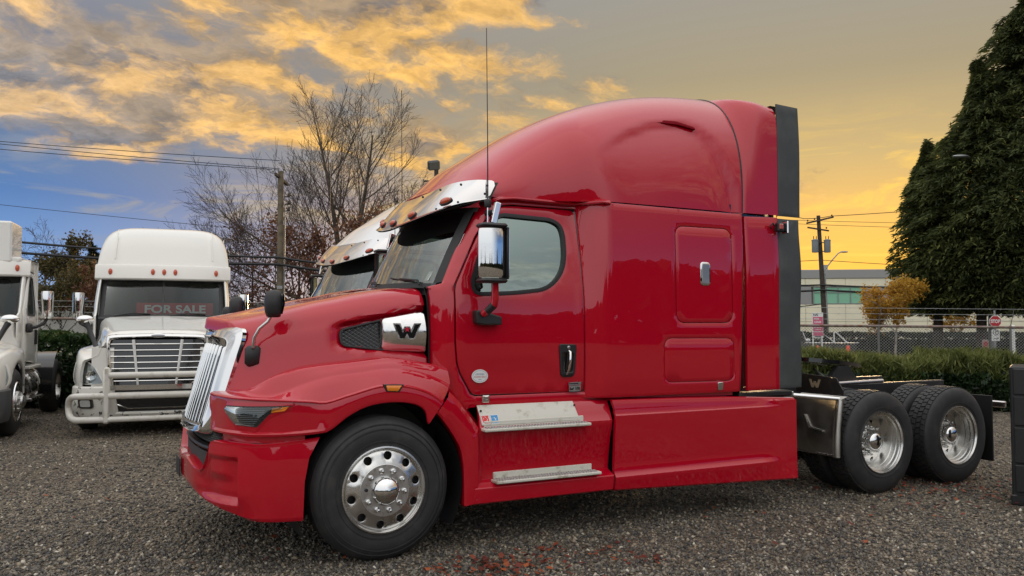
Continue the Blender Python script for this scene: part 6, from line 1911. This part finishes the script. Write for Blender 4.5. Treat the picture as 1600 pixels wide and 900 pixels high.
def cable(name, label, pts, r, sag=0., group=None):
    a = pts; out = []
    for i in range(len(a) - 1):
        p, q = Vector(a[i]), Vector(a[i+1])
        for k in range(17):
            t = k/16
            v = p.lerp(q, t); v.z -= sag*4*t*(1-t); out.append(tuple(v))
    o0 = Vector(out[0])
    o = MB().tube([tuple(Vector(v) - o0) for v in out], r, 5, caps=False).build(name, CABLE, None, 60)
    o.location = o0
    return tag(o, label, 'cable', group)
Zp = 38
def cp(u, v, Z): return tuple(gp(px(u, Z), Z, 1.6913 + (507.5 - v)/1300*Z))
W1 = 'thin power lines at the left'
for i, (v0, v1, lab) in enumerate(((211, 262, 'uppermost thin power line running left from the utility pole'), (223, 264, 'second thin power line from the top, left of the utility pole'), (212, 249, 'thin power line sagging between the top two, ending behind the bare tree'), (312, 348, 'lone thin power line crossing the blue sky above the white trucks'))):
    cable('power_line', lab, [cp(-260, v0 - 16, 36), cp(434, v1, Zp)] if i < 3 else [cp(-200, v0 - 15, 48), cp(520, v1 + 22, 52)], .016, .10, W1)
W2 = 'thick black telephone cables at the left'
cable('telephone_cable', 'upper thick black cable passing behind the white sleeper truck roof', [cp(-200, 352, 37.8), cp(436, 402, 37.7), cp(700, 412, 37.5)], .055, .25, W2)
cable('telephone_cable', 'lower thick black cable passing behind the white sleeper truck roof', [cp(-200, 372, 37.8), cp(436, 413, 37.7), cp(700, 424, 37.5)], .065, .25, W2)
W3 = 'wires strung from the dark utility pole at the right'
for i, (p, lab, r) in enumerate(((([cp(1180, 318, 59), cp(1258, 341, 60), cp(1300, 337, 60), cp(1560, 318, 56)]), 'topmost wire on the dark utility pole, rising to the right', .025), ([cp(1180, 341, 60), cp(1500, 349, 58)], 'second wire from the top behind the dark utility pole', .016), ([cp(1180, 346, 60), cp(1500, 357, 58)], 'third wire from the top behind the dark utility pole', .016), ([cp(1180, 409, 60), cp(1282, 406, 60), cp(1560, 421, 58)], 'wire below the transformers on the dark utility pole', .022))):
    cable('power_line', lab, p, r, .05, W3)
cable('telephone_cable', 'upper thick cable in front of the pale industrial building', [cp(1180, 441, 59.5), cp(1284, 445, 59.7), cp(1620, 452, 57)], .065, .12, W3)
cable('telephone_cable', 'lower thick cable in front of the pale industrial building', [cp(1180, 452, 59.5), cp(1284, 453, 59.7), cp(1620, 462, 57)], .075, .12, W3)
cable('telephone_cable', 'slanting service wire across the pale building wall', [cp(1180, 484, 58), cp(1284, 475, 59.7)], .035, .05, W3)

# ---------------------------------------------------------------- buildings
BW = pbr('pale_wall_panels', (.80, .75, .56), .8, var=(.6, (.72, .68, .52), .4, .7))
bl = thing('industrial_building', 'pale two storey industrial building with green windows behind the utility pole', 'building', tuple(gp(px(1230, 84), 84)), FYAW - R(6))
L = 62
for i in range(16):
    for z0, z1 in ((0, 2.0), (2.0, 3.75), (5.55, 6.35)):
        MB().box((-6 + i*3.9 + 1.95, .15, (z0 + z1)/2), (3.87, .3, z1 - z0 - .03), bev=.01).build('wall_panel', BW, bl, 0)
MB().box((L/2 - 6, .42, 3.2), (L + .2, .2, 6.4)).build('wall_joint', pbr('joint_grey', (.36, .35, .31), .9), bl, 0)
MB().box((L/2 - 6, 6.2, 6.80), (L + .6, 12.6, .9), bev=.05).build('parapet', pbr('parapet_grey', (.30, .30, .29), .8), bl, 0)
WIND = glass('green_window', (.2, .5, .42), .22, .0, (.36, .74, .52), .9)
for i in range(8):
    x = -5.2 + i*7.6
    MB().box((x + 2.6, .18, 4.65), (4.8, .12, 1.70)).build('window_pane', WIND, bl, 0)
    fr_ = MB()
    for k in range(5): fr_.box((x + .2 + k*1.2, .10, 4.65), (.08, .10, 1.72))
    for z in (3.82, 4.95, 5.48): fr_.box((x + 2.6, .104, z), (4.88, .10, .08))
    fr_.build('window_frame', pbr('frame_grey', (.22, .24, .23), .6), bl, 0)
    MB().box((x + 6.3, .15, 4.65), (2.55, .3, 1.78)).build('spandrel', pbr('spandrel_grey', (.28, .28, .28), .7), bl, 0)
MB().box((4.0, 1.2, 7.5), (.55, .5, .6)).build('roof_vent', pbr('parapet_grey', (.30, .30, .29), .8), bl, 0)
lw = thing('long_building', 'long low pale building far behind the fence at the left', 'building', tuple(gp(px(10, 62), 62)), FYAW)
for i in range(9):
    MB().box((i*4.0, 0, 1.5), (3.96, .4, 3.0), bev=.02).build('wall_panel', pbr('pale_grey_wall', (.50, .48, .44), .85, var=(1, (.40, .38, .35), .4, .7)), lw, 0)
MB().box((16, 2, 3.12), (37, 5, .26), bev=.03).build('roof_edge', pbr('roof_edge_grey', (.22, .21, .20), .8), lw, 0)

# dark hedge along the far side of the road
hedge('hedge', 'dark clipped hedge along the far side of the road, beyond the fence', px(1150, 46), px(1780, 46), 46.5, 1.6, 1.25, 14000, .22, FIR, np.random.default_rng(24), up=.3, hv=.05)

# ---------------------------------------------------------------- street furniture
ss_ = thing('stop_sign', 'red octagonal stop sign with white plate below, beyond the fence at the right', 'sign', tuple(gp(px(1554.5, 26.5), 26.5)), FYAW)
MB().tube([(0, .03, 0), (0, .03, 2.15)], .032, 8).build('post', GALV, ss_, 60)
octo = lambda r: [(r*math.cos(R(22.5 + 45*k)), r*math.sin(R(22.5 + 45*k))) for k in range(8)]
Ms = frame((0, 0, 1.80), (1, 0, 0), (0, 0, 1), (0, -1, 0))
MB().prism(octo(.20), 0, .008, Ms).build('sign_edge', WHITEPL, ss_, 0)
MB().prism(octo(.185), .004, .011, Ms).build('sign_face', pbr('stop_red', (.42, .02, .03), .45), ss_, 0)
text('lettering', 'STOP', .150, WHITEPL, ss_, Ms @ Matrix.Translation((0, 0, .0125)), .001, bold=True, sx=.80)
MB().box((0, -.006, 1.36), (.26, .012, .36), bev=.004).build('lower_plate', WHITEPL, ss_, 0)
cr = [(.085*math.cos(2*math.pi*k/28), -.016, 1.45 + .085*math.sin(2*math.pi*k/28)) for k in range(29)]
MB().tube(cr, .010, 5, caps=False).build('plate_ring', GLOSSBLK, ss_, 60)
MB().box((0, -.015, 1.45), (.02, .008, .11)).box((.03, -.015, 1.48), (.05, .008, .02)).build('plate_symbol', GLOSSBLK, ss_, 0)
MB().box((.0, -.015, 1.25), (.16, .008, .02)).box((.07, -.015, 1.28), (.05, .008, .02)).build('plate_line', GLOSSBLK, ss_, 0)

sg2 = thing('small_sign', 'small reddish notice sign low in the grass left of the stop sign', 'sign', tuple(gp(px(1538, 26), 26)), FYAW)
MB().box((0, 0, .98), (.20, .03, .50), bev=.05).build('sign_board', pbr('notice_grey', (.30, .22, .20), .7), sg2, 20)
MB().prism([(.075*math.cos(2*math.pi*k/20), .075*math.sin(2*math.pi*k/20)) for k in range(20)], 0, .006, frame((0, -.017, 1.10), (1, 0, 0), (0, 0, 1), (0, -1, 0))).build('sign_disc', pbr('notice_red', (.34, .03, .04), .6), sg2, 0)
MB().box((0, -.018, .92), (.10, .006, .22)).build('sign_mark', pbr('notice_red', (.34, .03, .04), .6), sg2, 0)
MB().tube([(-.06, 0, 0), (-.06, 0, .8)], .02, 6).tube([(.06, 0, 0), (.06, 0, .8)], .02, 6).build('legs', GALV, sg2, 60)
ps = thing('white_post', 'thin white post right of the stop sign, beyond the fence', 'post', tuple(gp(px(1582, 27), 27)), FYAW)
MB().tube([(0, 0, 0), (0, 0, 1.58)], .055, 8).build('shaft', WHITEPL, ps, 60)
MB().lathe([(.07, 0), (.075, .06), (.05, .10), (.001, .12)], 10, Matrix.Translation((0, 0, 1.57))).build('cap', WHITEPL, ps, 60)

pk = thing('lease_sign', 'pink and white for lease board beside the dark utility pole', 'sign', tuple(gp(px(1277, 30), 30)), FYAW)
PINK = pbr('sign_pink', (.62, .10, .20), .5)
MB().box((0, 0, 1.68), (.40, .03, .90), bev=.004).build('board', WHITEPL, pk, 0)
MB().box((.01, -.018, 1.72), (.35, .006, .52)).build('pink_panel', PINK, pk, 0)
MB().box((.01, -.018, 1.365), (.35, .006, .13)).build('pink_panel', PINK, pk, 0)
Mk_ = lambda x, z: frame((x, -.0225, z), (1, 0, 0), (0, 0, 1), (0, -1, 0))
text('lettering', 'NAI', .105, pbr('sign_ink', (.05, .05, .06), .5), pk, frame((-.07, -.0165, 2.05), (1, 0, 0), (0, 0, 1), (0, -1, 0)), .001, bold=True)
text('lettering', 'FOR', .095, WHITEPL, pk, Mk_(-.04, 1.90), .001, bold=True)
text('lettering', 'LEASE', .095, WHITEPL, pk, Mk_(0, 1.79), .001, bold=True)
MB().box((0, -.022, 1.66), (.28, .003, .02)).box((0, -.022, 1.60), (.28, .003, .02)).box((0, -.022, 1.53), (.22, .003, .02)).build('small_print', WHITEPL, pk, 0)
MB().box((0, -.018, 1.275), (.22, .004, .03)).build('small_print', pbr('sign_ink', (.05, .05, .06), .5), pk, 0)
for x in (-.16, .16):
    MB().box((x, .03, .65), (.05, .04, 1.3)).build('leg', WHITEPL, pk, 0)

def cone(label, u, Z):
    c = thing('traffic_cone', label, 'traffic cone', tuple(gp(px(u, Z), Z)), 0, 'orange traffic cones beyond the fence')
    c.scale = (1.3, 1.3, 1.3)
    OR = pbr('cone_orange', (.80, .07, .015), .55)
    MB().lathe([(.13, .03), (.105, .25)], 16).lathe([(.078, .44), (.045, .66), (.03, .69), (.001, .69)], 16).build('body', OR, c, 50)
    MB().lathe([(.106, .25), (.079, .44)], 16).build('reflective_band', pbr('cone_white', (.80, .78, .76), .4), c, 50)
    MB().box((0, 0, .015), (.36, .36, .03), bev=.008).build('base', OR, c, 30)
cone('orange cone below the pink lease board', 1276, 32)
cone('orange cone right of the pink lease board, near the parked pickup', 1324, 32)

# grey pickup parked side-on beyond the fence
pu = thing('pickup_truck', 'dark grey pickup with a white ladder rack parked beyond the fence, behind the cones', 'pickup', tuple(gp(px(1296, 33.5), 33.5)), FYAW)
pu.scale = (.93, .93, .93)
PUB = pbr('pickup_grey', (.035, .037, .04), .3, coat=.8)
body = [(-3.6, .45), (1.15, .45), (1.18, .62), (1.16, 1.02), (-1.05, 1.03), (-1.05, 1.02), (-3.0, 1.04), (-3.6, .95)]
MB().prism(body, -.85, .85, frame((0, .9, 0), (1, 0, 0), (0, 0, 1), (0, -1, 0))).build('body', PUB, pu, 30)
MB().box((.1, .06, 1.045), (2.35, .05, .035), bev=.01).build('bed_rail', WHITEPL, pu, 20)
cab_ = [(-2.75, 1.04), (-.95, 1.04), (-1.12, 1.55), (-1.30, 1.64), (-2.1, 1.64), (-2.25, 1.58)]
MB().prism(cab_, -.72, .72, frame((0, .9, 0), (1, 0, 0), (0, 0, 1), (0, -1, 0))).build('cab', PUB, pu, 30)
MB().prism(inset(cab_, .09), -.724, .724, frame((0, .9, 0), (1, 0, 0), (0, 0, 1), (0, -1, 0))).build('side_window', GLOSSBLK, pu, 30)
MB().tube([(-2.2, .17, 1.53), (-1.32, .16, 1.62), (-1.12, .16, 1.52), (-.97, .15, 1.10)], .022, 6).build('window_trim', WHITEPL, pu, 60)
MB().ball((-.93, .05, 1.16), (.10, .06, .07), 6).build('wing_mirror', WHITEPL, pu, 60)
MB().tube([(.22, .1, 1.05), (.22, .1, 1.48), (.30, .1, 1.50), (.78, .1, 1.05)], .030, 6).tube([(.22, 1.6, 1.05), (.22, 1.6, 1.48), (.78, 1.6, 1.05)], .030, 6).build('ladder_rack', WHITEPL, pu, 60)
for x in (-2.7, .45):
    wv = MB().lathe([(.18, -.02), (.34, 0), (.37, -.05), (.37, -.2)], 24, frame((x, .06, .37), (1, 0, 0), (0, 0, 1), (0, -1, 0))).build('wheel', TYRE, pu, 40)

# black drawer cabinet at the right edge of the lot
cbx = thing('drawer_cabinet', 'black metal drawer cabinet standing on the gravel at the right edge', 'cabinet', (5.86, -.90, 0), R(-60))
CB = pbr('cabinet_black', (.014, .014, .016), .42, coat=.2, bump=(40, .1, .003))
MB().box((.45, .30, .66), (.90, .60, 1.28), bev=.012).build('carcass', CB, cbx, 20)
for k, (z0, z1) in enumerate(((1.04, 1.28), (.75, 1.02), (.40, .73), (.13, .38))):
    d = MB().box((.45, -.012, (z0 + z1)/2), (.84, .03, z1 - z0), bev=.006).build('drawer', CB, cbx, 20)
    MB().box((.45, -.04, (z0+z1)/2 - .02), (.22, .03, .03), bev=.008).build('pull', GLOSSBLK, d, 30)
    if k < 2: MB().box((.20, -.029, z1 - .09), (.09, .006, .06)).build('label_card', WHITEPL, d, 0)
MB().box((.45, .30, .05), (.92, .62, .10), bev=.01).build('plinth', CB, cbx, 20)

# low tree line on the far side of the yard, behind the camera: seen only as the dark band mirrored in paint and chrome
rg = np.random.default_rng(77); n = 16000
A = rg.uniform(-1.9, 1.9, n); Dd = rg.uniform(62, 70, n)
hh = 6.3 + .8*np.sin(A*9) + .6*np.sin(A*23 + 1) + .3*np.sin(A*51)
C = np.stack([CAM.x - np.sin(A - .2)*Dd*1.0, CAM.y - np.cos(A - .2)*Dd, rg.uniform(0, 1, n)**.8*hh], 1)
tag(leaves('tree_line', C, 1.9, FIR, None, rg, aspect=.8, kind='stuff'), 'dark line of trees across the yard behind the photographer', 'trees')
